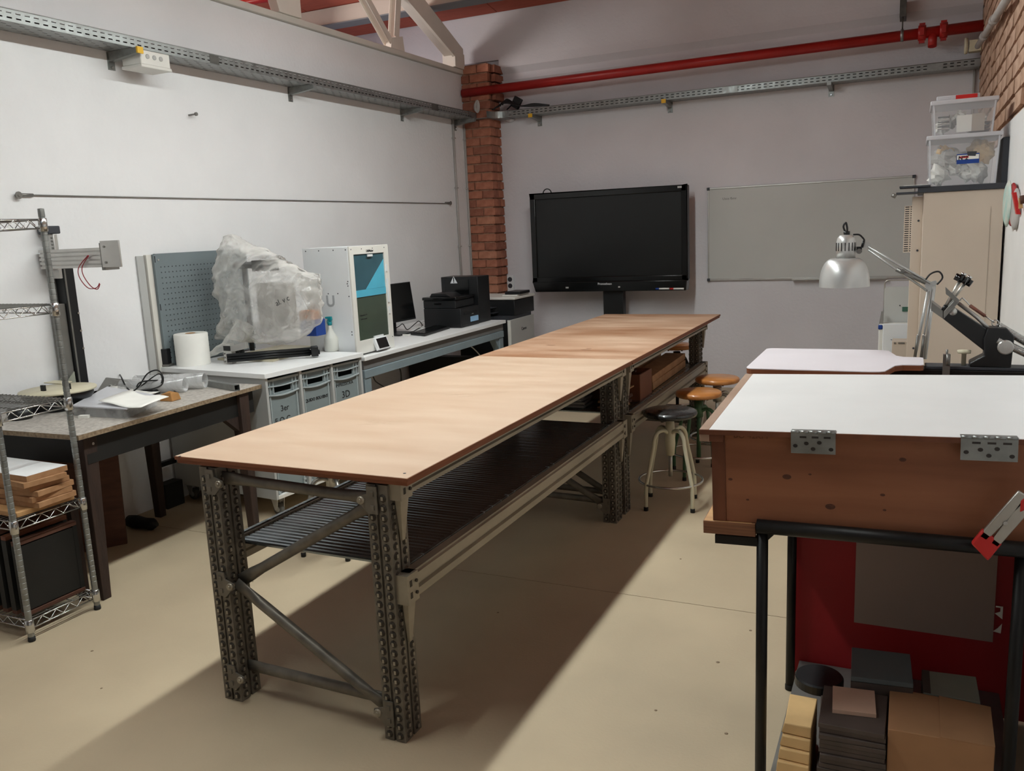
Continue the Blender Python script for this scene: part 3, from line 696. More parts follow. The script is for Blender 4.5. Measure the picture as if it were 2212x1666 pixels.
# lower shelf slats (ribbed steel) : one part each
def slats(b, y0, y1, n, m='slat_steel'):
    pitch = (y1-y0)/n; h = .012
    mb = MB(); x0, x1 = -2.225, -1.478; w_ = pitch*.86
    prof = [(0, 0), (w_, 0), (w_, h*.6), (w_*.75, h), (w_*.25, h), (0, h*.6)]
    mb.prism([(x0, a, b_) for a, b_ in prof], (x1-x0, 0, 0))
    proto = mb.build('slat', m); me = proto.data; bpy.data.objects.remove(proto)
    for i in range(n):
        o = bpy.data.objects.new('slat', me); C.objects.link(o); o.parent = b
        o.location = V((0, y0+i*pitch, .566+random.random()*.0012))-b.location; o.rotation_euler = (random.uniform(-.03, .03), 0, 0)
slats(B1, 2.235, 4.335, 78)
slats(B2, 4.615, 6.40, 66)
for b, y0, y1 in ((B1, 2.22, 4.34), (B2, 4.6, 6.4)):
    MB().box(-1.478, -1.462, y0, y1, .56, .59).box(-2.24, -2.225, y0, y1, .56, .59).build('shelf_edge', 'slat_steel', b)
# ------------------------------------------------------------------ things on the rear bench's shelf
SZ = .581
def bx(name, x, y, z, lx, ly, lz, rz, m, label, cat, group=None, bev=0):
    mb = MB().box(-lx/2, lx/2, -ly/2, ly/2, 0, lz)
    o = mb.build(name, m, None, bev); o.location = (x, y, z); o.rotation_euler = (0, 0, rz)
    return tag(o, label, cat, group)
# thick timber beams
z = SZ
for i, (x, y, lx, ly, lz, rz, lb) in enumerate(((-1.60, 5.77, .16, .95, .05, .02, 'lower of the stacked thick boards on the rear bench shelf'),
        (-1.60, 5.78, .15, 1.0, .045, .03, 'upper thick light board stacked on the rear bench shelf, nearest the stools'),)):
    bx('wood_board', x, y, z, lx, ly, lz, rz, 'mdf', lb, 'board', bev=.002); z += lz+.001
bx('wood_board', -1.86, 5.85, SZ, .26, 1.0, .13, .03, 'mdf', 'wide thick board block lying behind the stacked boards on the rear shelf', 'board', bev=.003)
# stack of picture-frame like wooden offcuts in the shelf's near corner
zz = SZ
for i in range(9):
    lx, ly, lz = random.uniform(.12, .16), random.uniform(.14, .18), random.uniform(.008, .016)
    bx('wood_offcut', -1.59+random.uniform(-.015, .015), 4.76+random.uniform(-.01, .01), zz, lx, ly, lz, random.uniform(-.3, .3), random.choice(['brown_board', 'pine', 'mdf']),
       'thin wooden offcut, %s of the loose pile on the rear shelf' % ORD[i], 'offcut', 'wooden offcuts piled on the rear bench shelf'); zz += lz+.001
cb = thing('wooden_crate', 'open brown wooden crate of scraps on the rear bench shelf', 'crate', (-1.72, 5.12, SZ))
cx_, cy_ = -1.68, 5.03
MB().box(cx_-.2, cx_+.2, cy_-.13, cy_+.13, SZ, SZ+.012).build('bottom_board', 'brown_board', cb)
for (a0, a1, b0, b1) in ((-.2, .2, -.13, -.118), (-.2, .2, .118, .13), (-.2, -.188, -.118, .118), (.188, .2, -.118, .118)):
    MB().box(cx_+a0, cx_+a1, cy_+b0, cy_+b1, SZ+.012, SZ+.17).build('side_board', 'pine_dark', cb, bev=.002)
for i in range(5):
    o = MB().box(-.09, .09, -.015, .015, 0, .012).build('wood_scrap', random.choice(['pine', 'mdf', 'brown_board'])); o.location = (cx_+random.uniform(-.04, .04), cy_-.08+i*.04, SZ+.16+.004*(i % 3)); o.rotation_euler = (0, 0, random.uniform(-.08, .08))
    tag(o, 'wood scrap in the brown crate on the rear shelf, %s' % ('nearest the camera', 'second from the near side', 'middle one', 'second from the far side', 'farthest from the camera')[i], 'scrap', 'wood scraps in the crate')
bx('paper_bundle', -1.62, 4.77, zz+.0, .13, .15, .03, .2, 'paper_grey', 'pale bundle of folded paper lying on the pile of offcuts', 'paper', bev=.004)
# things seen dimly at the back of the shelf
for i, (x, y, s, lb) in enumerate(((-2.05, 4.85, .15, 'dark bucket-shaped bag at the back of the rear shelf'), (-2.10, 5.15, .12, 'second dark bundle at the back of the rear shelf'))):
    mb = MB().lathe([(s*.5, 0), (s*.72, s*.3), (s*.66, s*.9), (s*.35, s*1.3), (s*.12, s*1.38)], (0, 0, 0), 12)
    for q in mb.v: q += V((noise.noise(q*9), noise.noise(q*9+V((3, 3, 3))), 0))*.03
    o = mb.build('cloth_bundle', 'dark_grey'); o.location = (x, y, SZ); tag(o, lb, 'bag')
for i in range(5):
    bx('paper_stack', -1.86+random.uniform(-.01, .01), 4.74+random.uniform(-.01, .01), SZ+i*.02, .2, .16, .014, random.uniform(-.1, .1), 'paper_grey', 'flat grey sheet pack behind the middle legs, %s' % ('lowest', 'second lowest', 'middle one', 'second highest', 'topmost')[i]+' of its stack', 'paper', 'sheet packs stacked behind the middle legs')
# ------------------------------------------------------------------ stools
def stool(cx, cy, zs, seat_m, leg_m, label, rz=0, rad=.152, style=0):
    t = thing('stool', label, 'stool', (cx, cy, 0), rz, None)
    th = .034
    prof = [(.001, 0), (rad-.012, 0), (rad-.003, .006), (rad, th*.5), (rad-.003, th-.006), (rad-.012, th), (.001, th+.002)]
    MB().lathe([(r, zs-th+h) for r, h in prof], n=40).build('seat', seat_m, t, world=False)
    m = MB().lathe([(.014, .10), (.014, zs-.06)], n=12).lathe([(.03, zs-.17), (.03, zs-.06)], n=14)
    if style == 0:
        m = MB().lathe([(.024, zs-.27), (.030, zs-.20), (.026, zs-.10), (.024, zs-.045)], n=16).lathe([(.013, zs-.045), (.013, zs-.034)], n=10)
    m.build('column', leg_m, t, world=False)
    MB().lathe([(.012, zs-.40), (.012, zs-.27)], n=10).lathe([(.018, zs-.05), (.018, zs-.034)], n=10).build('screw_spindle', 'matte_chrome' if style == 0 else 'black_steel', t, world=False)
    m = MB()
    for a in (.5, 2.1, 3.6, 5.2):
        m.lathe([(.007, zs-th-.016), (.007, zs-th)], (math.cos(a)*.08, math.sin(a)*.08, 0), 8)
    m.build('seat_bolt', 'black_steel', t, world=False)
    for k in range(4):
        a = PI/4+k*PI/2; d = V((math.cos(a), math.sin(a), 0))
        pts = [d*.018+V((0, 0, zs-.135)), d*.05+V((0, 0, zs-.115)), d*.09+V((0, 0, zs-.12)), d*.118+V((0, 0, zs-.155)), d*.128+V((0, 0, zs-.21)), d*.172+V((0, 0, .2)), d*.186+V((0, 0, .135)), d*.189+V((0, 0, .012))]
        MB().tube(smooth_path(pts, 4), .0115, 10).build('leg', leg_m, t, world=False)
        MB().lathe([(.0135, 0), (.0135, .02), (.012, .024)], (d.x*.189, d.y*.189, 0), 10).build('foot_cap', 'rubber', t, world=False)
    MB().tube([V((.185*math.cos(2*PI*k/40), .185*math.sin(2*PI*k/40), .155)) for k in range(40)], .0075, 8, close=True).build('foot_ring', 'chrome', t, world=False)
    return t
p = at(1447, 886, 'z', .575); stool(p.x, p.y, .575, 'stool_black', 'cream_paint', 'stool with worn black seat and cream legs beside the workbench', .18, .158)
p = at(1509, 845, 'z', .56); stool(p.x, p.y, .56, 'stool_wood', 'green_paint', 'wooden seat stool with green legs behind the black one', .5, .150, 1)
p = at(1545, 816, 'z', .58); stool(p.x+.01, p.y+.02, .58, 'stool_wood', 'matte_chrome', 'wooden seat stool with chrome legs, rearmost of the row by the bench', .2, .152, 1)
p = at(1462, 744, 'z', .64); stool(p.x, p.y, .64, 'stool_wood', 'black_steel', 'wooden stool with dark legs behind the far end of the workbench', .3, .15, 1)
stool(-2.72, 4.62, .60, 'stool_wood', 'cream_paint', 'pale wooden stool mostly hidden behind the left edge of the bench', .3, .15, 1)
stool(-2.75, 3.5, .52, 'stool_black', 'matte_chrome', 'metal legged stool glimpsed under the left edge of the workbench', .1, .13, 1)
# ================================================================== LEFT SIDE
# ---- wire rack
RX0, RX1, RY0, RY1 = -4.29, -3.385, 2.17, 2.50
rk = thing('wire_rack', 'tall chrome wire shelving unit cut by the left edge of the view', 'shelf', (RX1, (RY0+RY1)/2, 0))
prof = [(.012, .012), (.0135, .03)]
z = .14
while z < 1.80:
    prof += [(.0135, z), (.0122, z+.001), (.0122, z+.004), (.0135, z+.005)]; z += .0254
prof += [(.0135, 1.81), (.013, 1.83), (.001, 1.832)]
for x in (RX0, RX1):
    for y in (RY0, RY1):
        p_ = MB().lathe([(r, h) for r, h in prof], (x, y, 0), 16, smooth=False).build('post', 'galv', rk)
        MB().lathe([(.0145, 0), (.016, .004), (.014, .022)], (x, y, 0), 12).build('foot', 'rubber', p_)
for n, z in enumerate((.09, .535, 1.0, 1.42, 1.783)):
    for x in (RX0, RX1):
        for y in (RY0, RY1):
            MB().lathe([(.014, -.05), (.0185, -.048), (.0175, .006), (.014, .008)], (x, y, z), 14).build('collar', 'chrome', rk)
    sh = MB()
    for dz, r in ((0, .0032), (-.036, .0032)):
        for y in (RY0+.004, RY1-.004): sh.tube([(RX0, y, z+dz), (RX1, y, z+dz)], r, 6)
        for x in (RX0+.004, RX1-.004): sh.tube([(x, RY0, z+dz), (x, RY1, z+dz)], r, 6)
    zig = []
    L_ = RY1-RY0-.06; k_ = 8
    for x in (RX0+.004, RX1-.004):
        sh.tube([(x, RY0+.03+L_*i/k_, z-.002 if i % 2 else z-.034) for i in range(k_+1)], .0026, 5)
    L_ = RX1-RX0-.06; k_ = 22
    for y in (RY0+.004, RY1-.004):
        sh.tube([(RX0+.03+L_*i/k_, y, z-.002 if i % 2 else z-.034) for i in range(k_+1)], .0026, 5)
    s_ = sh.build('shelf_frame', 'chrome', rk)
    wv = MB()
    for i in range(34):
        x = RX0+.02+(RX1-RX0-.04)*i/33; wv.tube([(x, RY0, z+.004), (x, RY1, z+.004)], .0019, 4, caps=False)
    for y in (RY0+.11, RY0+.22): wv.tube([(RX0, y, z), (RX1, y, z)], .0025, 5)
    wv.build('wire_deck', 'galv_dark', s_, kind='stuff')
# boards on the rack
zb = .543
bx('plywood_board', -3.65, 2.345, zb, .5, .27, .022, -.03, 'wood_light', 'widest bottom board under the stack on the wire rack', 'board', bev=.002); zb += .023
for i, (lb, mm) in enumerate((('lowest small board in the stack on the wire rack, above the wide one', 'mdf'), ('second small board from the bottom of the rack stack', 'mdf'), ('third board from the bottom of the rack stack, grey edged', 'mdf'), ('fourth board of the rack stack, just under the twisted one', 'mdf'), ('board directly under the white topped one on the rack', 'mdf'))):
    bx('board', -3.60+(.006, -.004, .004, -.01, .012)[i], 2.355+(.004, .01, -.006, .004, -.004)[i], zb, .46, .19, .024, (.05, -.04, .1, -.02, -.12)[i], mm, lb, 'board', bev=.0015); zb += .025
tb = bx('board', -3.60, 2.35, zb, .46, .19, .024, -.03, 'mdf', 'white topped board on top of the stack on the wire rack', 'board')
MB().box(-.23, .23, -.095, .095, .024, .0245).build('white_face', 'laminate_white', tb, world=False)
# print screens standing on the lowest shelf
for i in range(6):
    x = -3.425-i*.062
    f = thing('print_screen', ('nearest black print screen with brown wooden frame on the lowest rack shelf', 'second print screen behind the front one on the lowest rack shelf', 'third print screen on the lowest rack shelf', 'fourth print screen on the lowest rack shelf', 'fifth print screen on the lowest rack shelf', 'last print screen at the back of the lowest rack shelf')[i], 'print screen', (x, 2.32, .096))
    dz = (0, .02, .035, .03, .05, .06)[i]
    ya, yb_ = 2.188, 2.482
    MB().box(x-.02, x+.0, ya+.02, yb_-.02, .12, .41+dz).build('mesh_panel', 'black_panel', f)
    m = MB().box(x-.03, x+.003, ya, yb_, .098, .118).box(x-.03, x+.003, ya, yb_, .412+dz, .432+dz)
    MB().box(x-.03, x+.003, ya, yb_, .097, .115).build('frame_rail', 'brown_board', f, bev=.002)
    MB().box(x-.03, x+.003, ya, yb_, .415+dz, .435+dz).build('frame_rail', 'pine_dark' if i % 2 else 'brown_board', f, bev=.002)
    for y in (ya, yb_-.02): MB().box(x-.03, x+.001, y, y+.02, .115, .415+dz).build('frame_stile', 'black_panel', f)
# ---- granite topped dark desk
DA = math.radians(2.4)
dk = thing('desk', 'old dark wooden desk with a speckled grey top by the left wall', 'desk', (-3.373, 2.517, 0), DA)
W_, L_ = .90, 1.262; DZ = .83
MB().box(-W_, 0, 0, L_, DZ-.024, DZ).build('desk_top', 'granite', dk, bev=.001, world=False)
MB().box(-.0005, .0008, 0, L_, DZ-.023, DZ-.001).box(-W_, 0, -.0008, 0, DZ-.023, DZ-.001).build('top_edge', 'chipboard', dk, world=False)
for (a0, a1, b0, b1, nm) in ((-.11, -.085, .06, 1.22, 'apron'), (-W_+.03, -W_+.055, .09, 1.25, 'apron'), (-W_+.05, -.1, .06, .085, 'apron'), (-W_+.05, -.1, 1.18, 1.205, 'apron')):
    MB().box(a0+.05, a1+.05, b0, b1, .675, DZ-.024).build(nm, 'black_panel', dk, world=False)
def tleg(x, y, dx, dy):
    t = .038; b = .024
    MB().hexa([(x-b+dx, y-b+dy, 0), (x+b+dx, y-b+dy, 0), (x+b+dx, y+b+dy, 0), (x-b+dx, y+b+dy, 0)], [(x-t, y-t, DZ-.024), (x+t, y-t, DZ-.024), (x+t, y+t, DZ-.024), (x-t, y+t, DZ-.024)]).build('leg', 'dark_wood', dk, bev=.003, world=False)
tleg(-.07, .085, -.015, 0); tleg(-.05, 1.12, .01, 0); tleg(-.80, .085, 0, 0); tleg(-.76, 1.12, 0, 0)
MB().prism([(-.075, 1.08, .675), (-.075, .98, .675), (-.075, 1.08, .59)], (.04, 0, 0)).build('corner_brace', 'dark_wood', dk, world=False)
MB().box(-.72, -.62, -.0, .03, .2, .24).build('stretcher', 'dark_wood', dk, world=False)
MB().lathe([(.007, 0), (.007, .002)], (-.034, .10, .765), 6, 'x').build('tape_patch', 'paper_grey', dk, world=False)
# boards leaning under the desk
m = MB().hexa([(-4.28, 2.75, .0), (-3.98, 3.18, .0), (-4.0, 3.2, .0), (-4.3, 2.77, .0)], [(-4.32, 2.8, .60), (-4.02, 3.23, .60), (-4.04, 3.25, .60), (-4.34, 2.82, .60)])
one('leaning_board', m, 'brown_board', 'brown wooden board leaning on the wall under the desk', 'board', loc=(-4.15, 3.0, 0))
m = MB().box(-3.56, -3.53, 2.54, 2.58, 0, .50)
one('timber_post', m, 'dark_wood', 'dark timber offcut standing between the rack and the desk leg', 'timber', loc=(-3.55, 2.66, 0))
m = MB().lathe([(.02, 0), (.045, .01), (.045, .04), (.02, .05)], (-4.13, 3.32, .62), 16, 'y')
sh_ = thing('shoe', 'dark object lying on the floor by the wall under the desk', 'shoe', (-4.1, 3.40, 0))
m = MB(); 
for i, (x, w, h) in enumerate(((-.13, .02, .03), (-.10, .04, .05), (-.03, .045, .045), (.04, .04, .06), (.10, .03, .085))): pass
m.lathe([(.01, -.13), (.035, -.11), (.04, -.05), (.032, .02), (.036, .08), (.012, .12)], (0, 0, .037), 12, 'x')
for q in m.v: q.z = max(.0, q.z)
m.build('upper', 'black_panel', sh_, world=False)
# small bar shelf against the wall behind desk (low dark rail)
lr = thing('low_rail', 'dark low metal rail along the wall behind the desk legs', 'rail', (-4.2, 4.0, 0))
MB().box(-4.30, -4.27, 3.72, 3.86, .27, .30).build('bar', 'black_steel', lr); MB().box(-4.32, -4.24, 3.72, 3.86, .0, .16).build('skirt', 'black_panel', lr)
# ---- things on the desk
D = .83
st = thing('linear_stage', 'upright black linear axis machine with aluminium arm on the desk', 'machine', at(168, 812, 'z', .82)*1)
Bp = at(172, 808, 'y', 3.25); Tp = at(140, 585, 'y', 3.25); Bp.z = .83
X0 = -4.27
m = MB().box(X0-.055, X0+.015, 3.22, 3.29, .84, 1.60); m.build('guide_column', 'black_plastic', st, bev=.003)
MB().box(X0+.0155, X0+.02, 3.225, 3.235, .86, 1.55).box(X0-.056, X0-.05, 3.213, 3.219, .86, 1.55).build('guide_rail', 'alu_dark', st)
MB().box(X0-.065, X0+.0, 3.17, 3.219, .92, 1.36).build('rear_profile', 'alu_dark', st, bev=.003)
for z in (1.1, 1.2, 1.3): MB().lathe([(.008, 0), (.006, .008)], (X0+.015, 3.28, z), 8, 'x').build('bolt', 'chrome', st)
MB().box(X0-.06, X0+.02, 3.19, 3.215, 1.50, 1.74).build('carriage_plate', 'aluminium', st, bev=.003)
MB().box(X0-.065, X0+.02, 3.16, 3.24, 1.742, 1.785).build('motor_cap', 'dark_grey', st, bev=.006, label='blue grey motor cap')
for i in range(4):
    for x in (X0-.045, X0+.005): MB().lathe([(.006, -.004), (.006, 0)], (x, 3.19, 1.72-i*.018), 8, 'y').build('bolt', 'alu_dark', st)
ar = MB()
for i in range(5): ar.box(X0-.05, X0+.46, 3.14, 3.19, 1.555+i*.022, 1.555+i*.022+.014)
ar.box(X0-.05, X0+.46, 3.15, 3.19, 1.555, 1.655).build('arm_profile', 'aluminium', st)
MB().box(X0+.45, X0+.475, 3.12, 3.21, 1.54, 1.68).build('end_block', 'alu_dark', st, bev=.002)
MB().box(X0+.47, X0+.605, 3.11, 3.12, 1.555, 1.69).build('end_plate', 'aluminium', st, bev=.002)
MB().box(X0-.04, X0+.035, 3.185, 3.2, 1.50, 1.545).build('clamp_block', 'aluminium', st)
for z in (1.58, 1.66): MB().lathe([(.006, -.005), (.006, 0)], (X0+.50, 3.11, z), 8, 'y').build('bolt', 'alu_dark', st)
for pts in ([(190, 552), (170, 578), (172, 600), (190, 622), (208, 622), (215, 612)], [(192, 552), (178, 575), (180, 595), (196, 618), (210, 625), (216, 614)]):
    MB().tube(smooth_path([at(px, py, 'y', 3.13) for px, py in pts]), .0025, 6).build('red_wire', 'red_cable', st)
MB().tube(smooth_path([at(px, py, 'y', 3.2) for px, py in ((112, 503), (103, 530), (104, 580), (118, 650), (122, 720), (140, 765))]), .006, 8).build('cable', 'cable_black', st)
MB().hexa([(X0-.06, 3.0, D), (X0+.35, 3.1, D), (X0+.35, 3.42, D), (X0-.06, 3.42, D)], [(X0-.06, 3.2, .83), (X0+.12, 3.2, .83), (X0+.12, 3.32, .83), (X0-.06, 3.32, .83)]).build('base_plate', 'alu_dark', st)
MB().prism([(X0-.05, 3.05, .83), (X0-.05, 3.2, .83), (X0-.05, 3.2, .98)], (.008, 0, 0)).prism([(X0+.018, 3.05, .83), (X0+.018, 3.2, .83), (X0+.018, 3.2, .98)], (.008, 0, 0)).build('web_plate', 'sage', st)
# round white board on dark base
dc = thing('round_board', 'round white board with two black clips lying on the desk machine', 'board', (-4.06, 2.93, .80))
dcx, dcy = -4.06, 2.95
MB().lathe([(.001, .925), (.185, .925), (.187, .932), (.185, .936), (.001, .936)], (dcx, dcy, 0), 48).build('disc', 'cream_paint', dc)
MB().lathe([(.12, .832), (.17, .90), (.17, .924)], (dcx, dcy, 0), 24).build('dark_base', 'black_plastic', dc)
for px, py in ((94, 838), (148, 834)):
    p = at(px, py+5, 'z', .94); m = MB().box(p.x-.014, p.x+.014, p.y-.006, p.y+.006, .936, .958)
    for i in range(3): m.box(p.x-.014+i*.0105, p.x-.007+i*.0105, p.y-.006, p.y+.006, .958, .966)
    m.build('clip', 'black_plastic', dc)
p = at(125, 825, 'z', .945); MB().box(p.x-.09, p.x+.05, p.y-.02, p.y+.05, .936, .942).build('white_pad', 'cream_paint', dc, bev=.002)
# clear tubes, square tube, cables, adapter, kraft packet, paper, parts box
c1 = at(420, 838, 'z', .86); d_ = (at(285, 795, 'z', .86)-c1); d_.z = 0; d_ = d_.normalized()
def hollow(name, a, d, L_, r, m, label):
    a = V(a); b = a+d*L_; n = 28; u = d.cross(V((0, 0, 1))); Z = V((0, 0, 1)); mb = MB()
    rg = [[q+u*(rr*math.cos(2*PI*k/n))+Z*(rr*math.sin(2*PI*k/n)) for k in range(n)] for q, rr in ((a, r), (b, r), (b, r-.003), (a, r-.003))]
    vs = [p for g in rg for p in g]
    mb.add(vs, [(i*n+k, i*n+(k+1) % n, ((i+1) % 4)*n+(k+1) % n, ((i+1) % 4)*n+k) for i in range(4) for k in range(n)], True)
    return one(name, mb, m, label, 'tube', loc=a-V((0, 0, r)))
hollow('clear_tube', (-3.71, 3.48, .873), V((-.9, -.38, 0)).normalized(), .37, .042, 'clear_film', 'front clear plastic tube lying on the desk')
hollow('clear_tube', (-3.68, 3.60, .876), V((-.9, -.38, 0)).normalized(), .41, .045, 'clear_film', 'clear plastic tube lying behind the front one on the desk')
a = at(512, 838, 'z', .848); b = at(440, 826, 'z', .848)
u = (b-a).normalized(); n_ = V((-u.y, u.x, 0)); mb = MB()
o4 = lambda c, h: [c-n_*h+V((0, 0, -h)), c+n_*h+V((0, 0, -h)), c+n_*h+V((0, 0, h)), c-n_*h+V((0, 0, h))]
A, B_, Cc, Dd = o4(a, .017), o4(a+u*.33, .017), o4(a+u*.33, .0145), o4(a, .0145)
mb.add(A+B_+Cc+Dd, [(i*4+k, i*4+(k+1) % 4, ((i+1) % 4)*4+(k+1) % 4, ((i+1) % 4)*4+k) for i in range(4) for k in range(4)])
one('square_tube', mb, 'galv', 'short galvanised square steel tube on the desk corner', 'tube', loc=a)
cb_ = thing('power_cable', 'tangled black power cable with adapter lying on the desk', 'cable', at(345, 850, 'z', D))
pts = [(258, 808, 0.860), (262, 815, 0.930), (272, 835, 0.880), (285, 845, 0.860), (300, 835, 0.890), (318, 808, 0.960), (340, 800, 0.980), (352, 815, 0.950), (345, 835, 0.890), (300, 845, 0.850), (300, 828, 0.900), (330, 822, 0.910), (362, 825, 0.890), (372, 840, 0.850), (380, 848, 0.840)]
MB().tube(smooth_path([at(px, py, 'z', z) for px, py, z in pts], 6), .0042, 6).build('lead', 'cable_black', cb_)
pts = [(285, 846, 0.840), (300, 838, 0.870), (330, 815, 0.930), (345, 808, 0.960), (350, 822, 0.910), (338, 845, 0.840), (312, 845, 0.840)]
MB().tube(smooth_path([at(px, py, 'z', z) for px, py, z in pts], 6), .0035, 6).build('lead', 'cable_black', cb_)
p = at(325, 846, 'z', .845); MB().box(p.x-.05, p.x+.05, p.y-.025, p.y+.025, D, D+.03).build('adapter', 'black_plastic', cb_, bev=.004)
p = at(368, 865, 'z', D)
m = MB().hexa([(p.x-.04, p.y-.035, D), (p.x+.045, p.y-.03, D), (p.x+.04, p.y+.04, D), (p.x-.04, p.y+.035, D)], [(p.x-.036, p.y-.032, D+.035), (p.x+.03, p.y-.02, D+.05), (p.x+.036, p.y+.03, D+.038), (p.x-.036, p.y+.033, D+.046)])
one('kraft_packet', m, 'kraft', 'crumpled brown kraft paper packet on the desk', 'packet', bev=.004, loc=(p.x, p.y, D))
pb = thing('parts_box', 'flat clear plastic box of small white parts on the desk front', 'box', at(270, 895, 'z', D))
A_ = [at(160, 898, 'z', D), at(275, 905, 'z', D), at(340, 875, 'z', D), at(235, 855, 'z', D)]
def lift(q, z): return [V((p.x, p.y, z)) for p in q]
MB().hexa(lift(A_, D+.001), lift(A_, D+.045)).build('box_body', 'clear_film', pb)
A2 = [p+(p-sum(A_, V((0, 0, 0)))/4)*.03 for p in A_]
MB().hexa(lift(A2, D+.046), lift(A2, D+.052)).build('lid', 'box_lid', pb)
cen = sum(A_, V((0, 0, 0)))/4
for i in range(16):
    s_, t_ = random.random()*.8+.1, random.random()*.8+.1
    p = A_[0].lerp(A_[1], s_).lerp(A_[3].lerp(A_[2], s_), t_); a = random.random()*3
    X = Matrix.Translation((p.x, p.y, D+.004+.006*(i % 5))) @ Matrix.Rotation(a, 4, 'Z')
    mb = MB().box(-.022, .022, -.004, .004, 0, .006, X).box(-.004, .004, -.018, .018, 0, .006, X)
    mb.build('white_part', 'paper', pb)
pp = [at(213, 870, 'z', .89), at(305, 882, 'z', .892), at(365, 858, 'z', .898), at(285, 848, 'z', .892)]
mb = MB(); n = 8
def sheet(mb, q, n, f, t=.0012):
    g = [[q[0].lerp(q[1], i/n).lerp(q[3].lerp(q[2], i/n), j/n)+V((0, 0, f(i/n, j/n))) for j in range(n+1)] for i in range(n+1)]
    vs = [p for r in g for p in r]; m_ = (n+1)
    vs2 = [p-V((0, 0, t)) for p in vs]; N_ = len(vs)
    fs = [(i*m_+j, (i+1)*m_+j, (i+1)*m_+j+1, i*m_+j+1) for i in range(n) for j in range(n)]
    fs += [tuple(N_+k for k in reversed(f_)) for f_ in fs]
    for i in range(n):
        for a, b in ((i*m_, (i+1)*m_), (i*m_+n, (i+1)*m_+n), (i, i+1), (n*m_+i, n*m_+i+1)): fs.append((a, b, b+N_, a+N_))
    mb.add(vs, [], True); mb.v += [V(p) for p in vs2]; o = len(mb.v)-2*N_
    for f_ in fs: mb.f.append(tuple(i+o for i in f_)); mb.sm.append(True)
    return mb
sheet(mb, pp, n, lambda a, b: .006*math.sin(a*7+b*2)+.012*max(0, .15-a)*6)
one('paper_sheet', mb, 'paper', 'white paper sheet lying on the clear parts box', 'paper', loc=cen+V((0, 0, .058)))
mb = MB(); pq = [at(232, 842, 'z', .862), at(330, 850, 'z', .862), at(345, 845, 'z', .862), at(240, 836, 'z', .866)]
sheet(mb, pq, 6, lambda a, b: .008*math.sin(a*5+1))
one('paper_sheet', mb, 'paper', 'narrow white paper strip behind the sheet on the desk', 'paper', loc=pq[0])
p = at(182, 903, 'z', D); bx('white_block', p.x, p.y, D, .05, .02, .014, .4, 'paper', 'small white foam block on the desk beside the rack post', 'block')
for px, py, s_, lb in ((95, 888, .07, 'black plastic dish seen through the rack on the desk'), (45, 905, .06, 'second black dish on the desk, farther left behind the rack')):
    p = at(px, py, 'z', D); one('dish', MB().lathe([(s_*.9, 0), (s_, .05), (s_*.93, .05), (s_*.85, .006), (.001, .006)], (p.x, p.y, D), 24), 'black_plastic', lb, 'dish', loc=(p.x, p.y, D))
ex = thing('extrusion_stack', 'short dark aluminium profiles lying on the desk behind the disc', 'profile', at(250, 835, 'z', .82))
for i in range(3):
    a = at(238, 835+i*5, 'z', D+.03+.0*i); b = at(262, 822+i*5, 'z', D+.03)
    MB().tube([a, b], .01, 4).build('profile_bar', 'alu_dark', ex)
sg = [at(180, 800, 'x', -4.33), at(262, 812, 'x', -4.2), at(250, 835, 'x', -4.2)]
m = MB().hexa([(-4.25, 3.32, D), (-3.95, 3.42, D), (-3.95, 3.43, D), (-4.25, 3.33, D)], [(-4.30, 3.44, .90), (-4.02, 3.54, .86), (-4.02, 3.55, .86), (-4.30, 3.45, .90)])
one('metal_plate', m, 'alu_dark', 'drilled grey metal plate leaning on the wall at the desk back', 'plate', loc=(-4.1, 3.4, D))
# ---- white rolling cabinet with grey bins
CA = math.radians(-5.7); CL, CDp, CH = .85, .93, .89
cab = thing('bin_cabinet', 'white rolling cabinet with open bays beside the granite desk', 'cabinet', (-3.405, 3.79, 0), CA)
def cpt(x, y, z): return Matrix.Translation((-3.405, 3.79, 0)) @ Matrix.Rotation(CA, 4, 'Z') @ V((x, y, z))
lb = lambda mb, n, m, **k: mb.build(n, m, cab, world=False, **k)
lb(MB().box(-CDp, .012, -.012, CL+.01, .862, CH), 'top', 'laminate_white', bev=.001)
lb(MB().box(-CDp+.01, 0, 0, .018, .12, .862), 'side_panel', 'cab_grey', bev=.001)
lb(MB().box(-CDp+.01, 0, CL-.018, CL, .12, .862), 'side_panel', 'cab_grey', bev=.001)
lb(MB().box(-CDp+.01, 0, .018, CL-.018, .12, .14), 'bottom_panel', 'cab_white')
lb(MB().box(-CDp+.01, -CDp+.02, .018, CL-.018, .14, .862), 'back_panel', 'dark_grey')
pitch = (CL-.018)/3
for i in (1, 2): lb(MB().box(-CDp+.02, -.003, .009+i*pitch-.009+.004, .009+i*pitch+.013, .14, .862), 'divider', 'cab_grey', bev=.001)
for x, y in ((-.07, .07), (-.07, CL-.07), (-CDp+.08, .07), (-CDp+.08, CL-.07)):
    c_ = lb(MB().box(x-.03, x+.03, y-.03, y+.03, .108, .12).prism([(x-.025, y-.03, .108), (x+.03, y-.03, .108), (x+.02, y-.03, .04), (x-.0, y-.03, .035)], (0, .004, 0)).prism([(x-.025, y+.026, .108), (x+.03, y+.026, .108), (x+.02, y+.026, .04), (x, y+.026, .035)], (0, .004, 0)), 'caster', 'aluminium')
    MB().lathe([(.001, -.014), (.034, -.014), (.038, -.008), (.038, .008), (.034, .014), (.001, .014)], (x+.005, y, .038), 20, 'y').build('wheel', 'caster_grey', c_, world=False)
    MB().lathe([(.018, -.016), (.018, .016)], (x+.005, y, .038), 14, 'y').build('hub', 'cab_grey', c_, world=False)
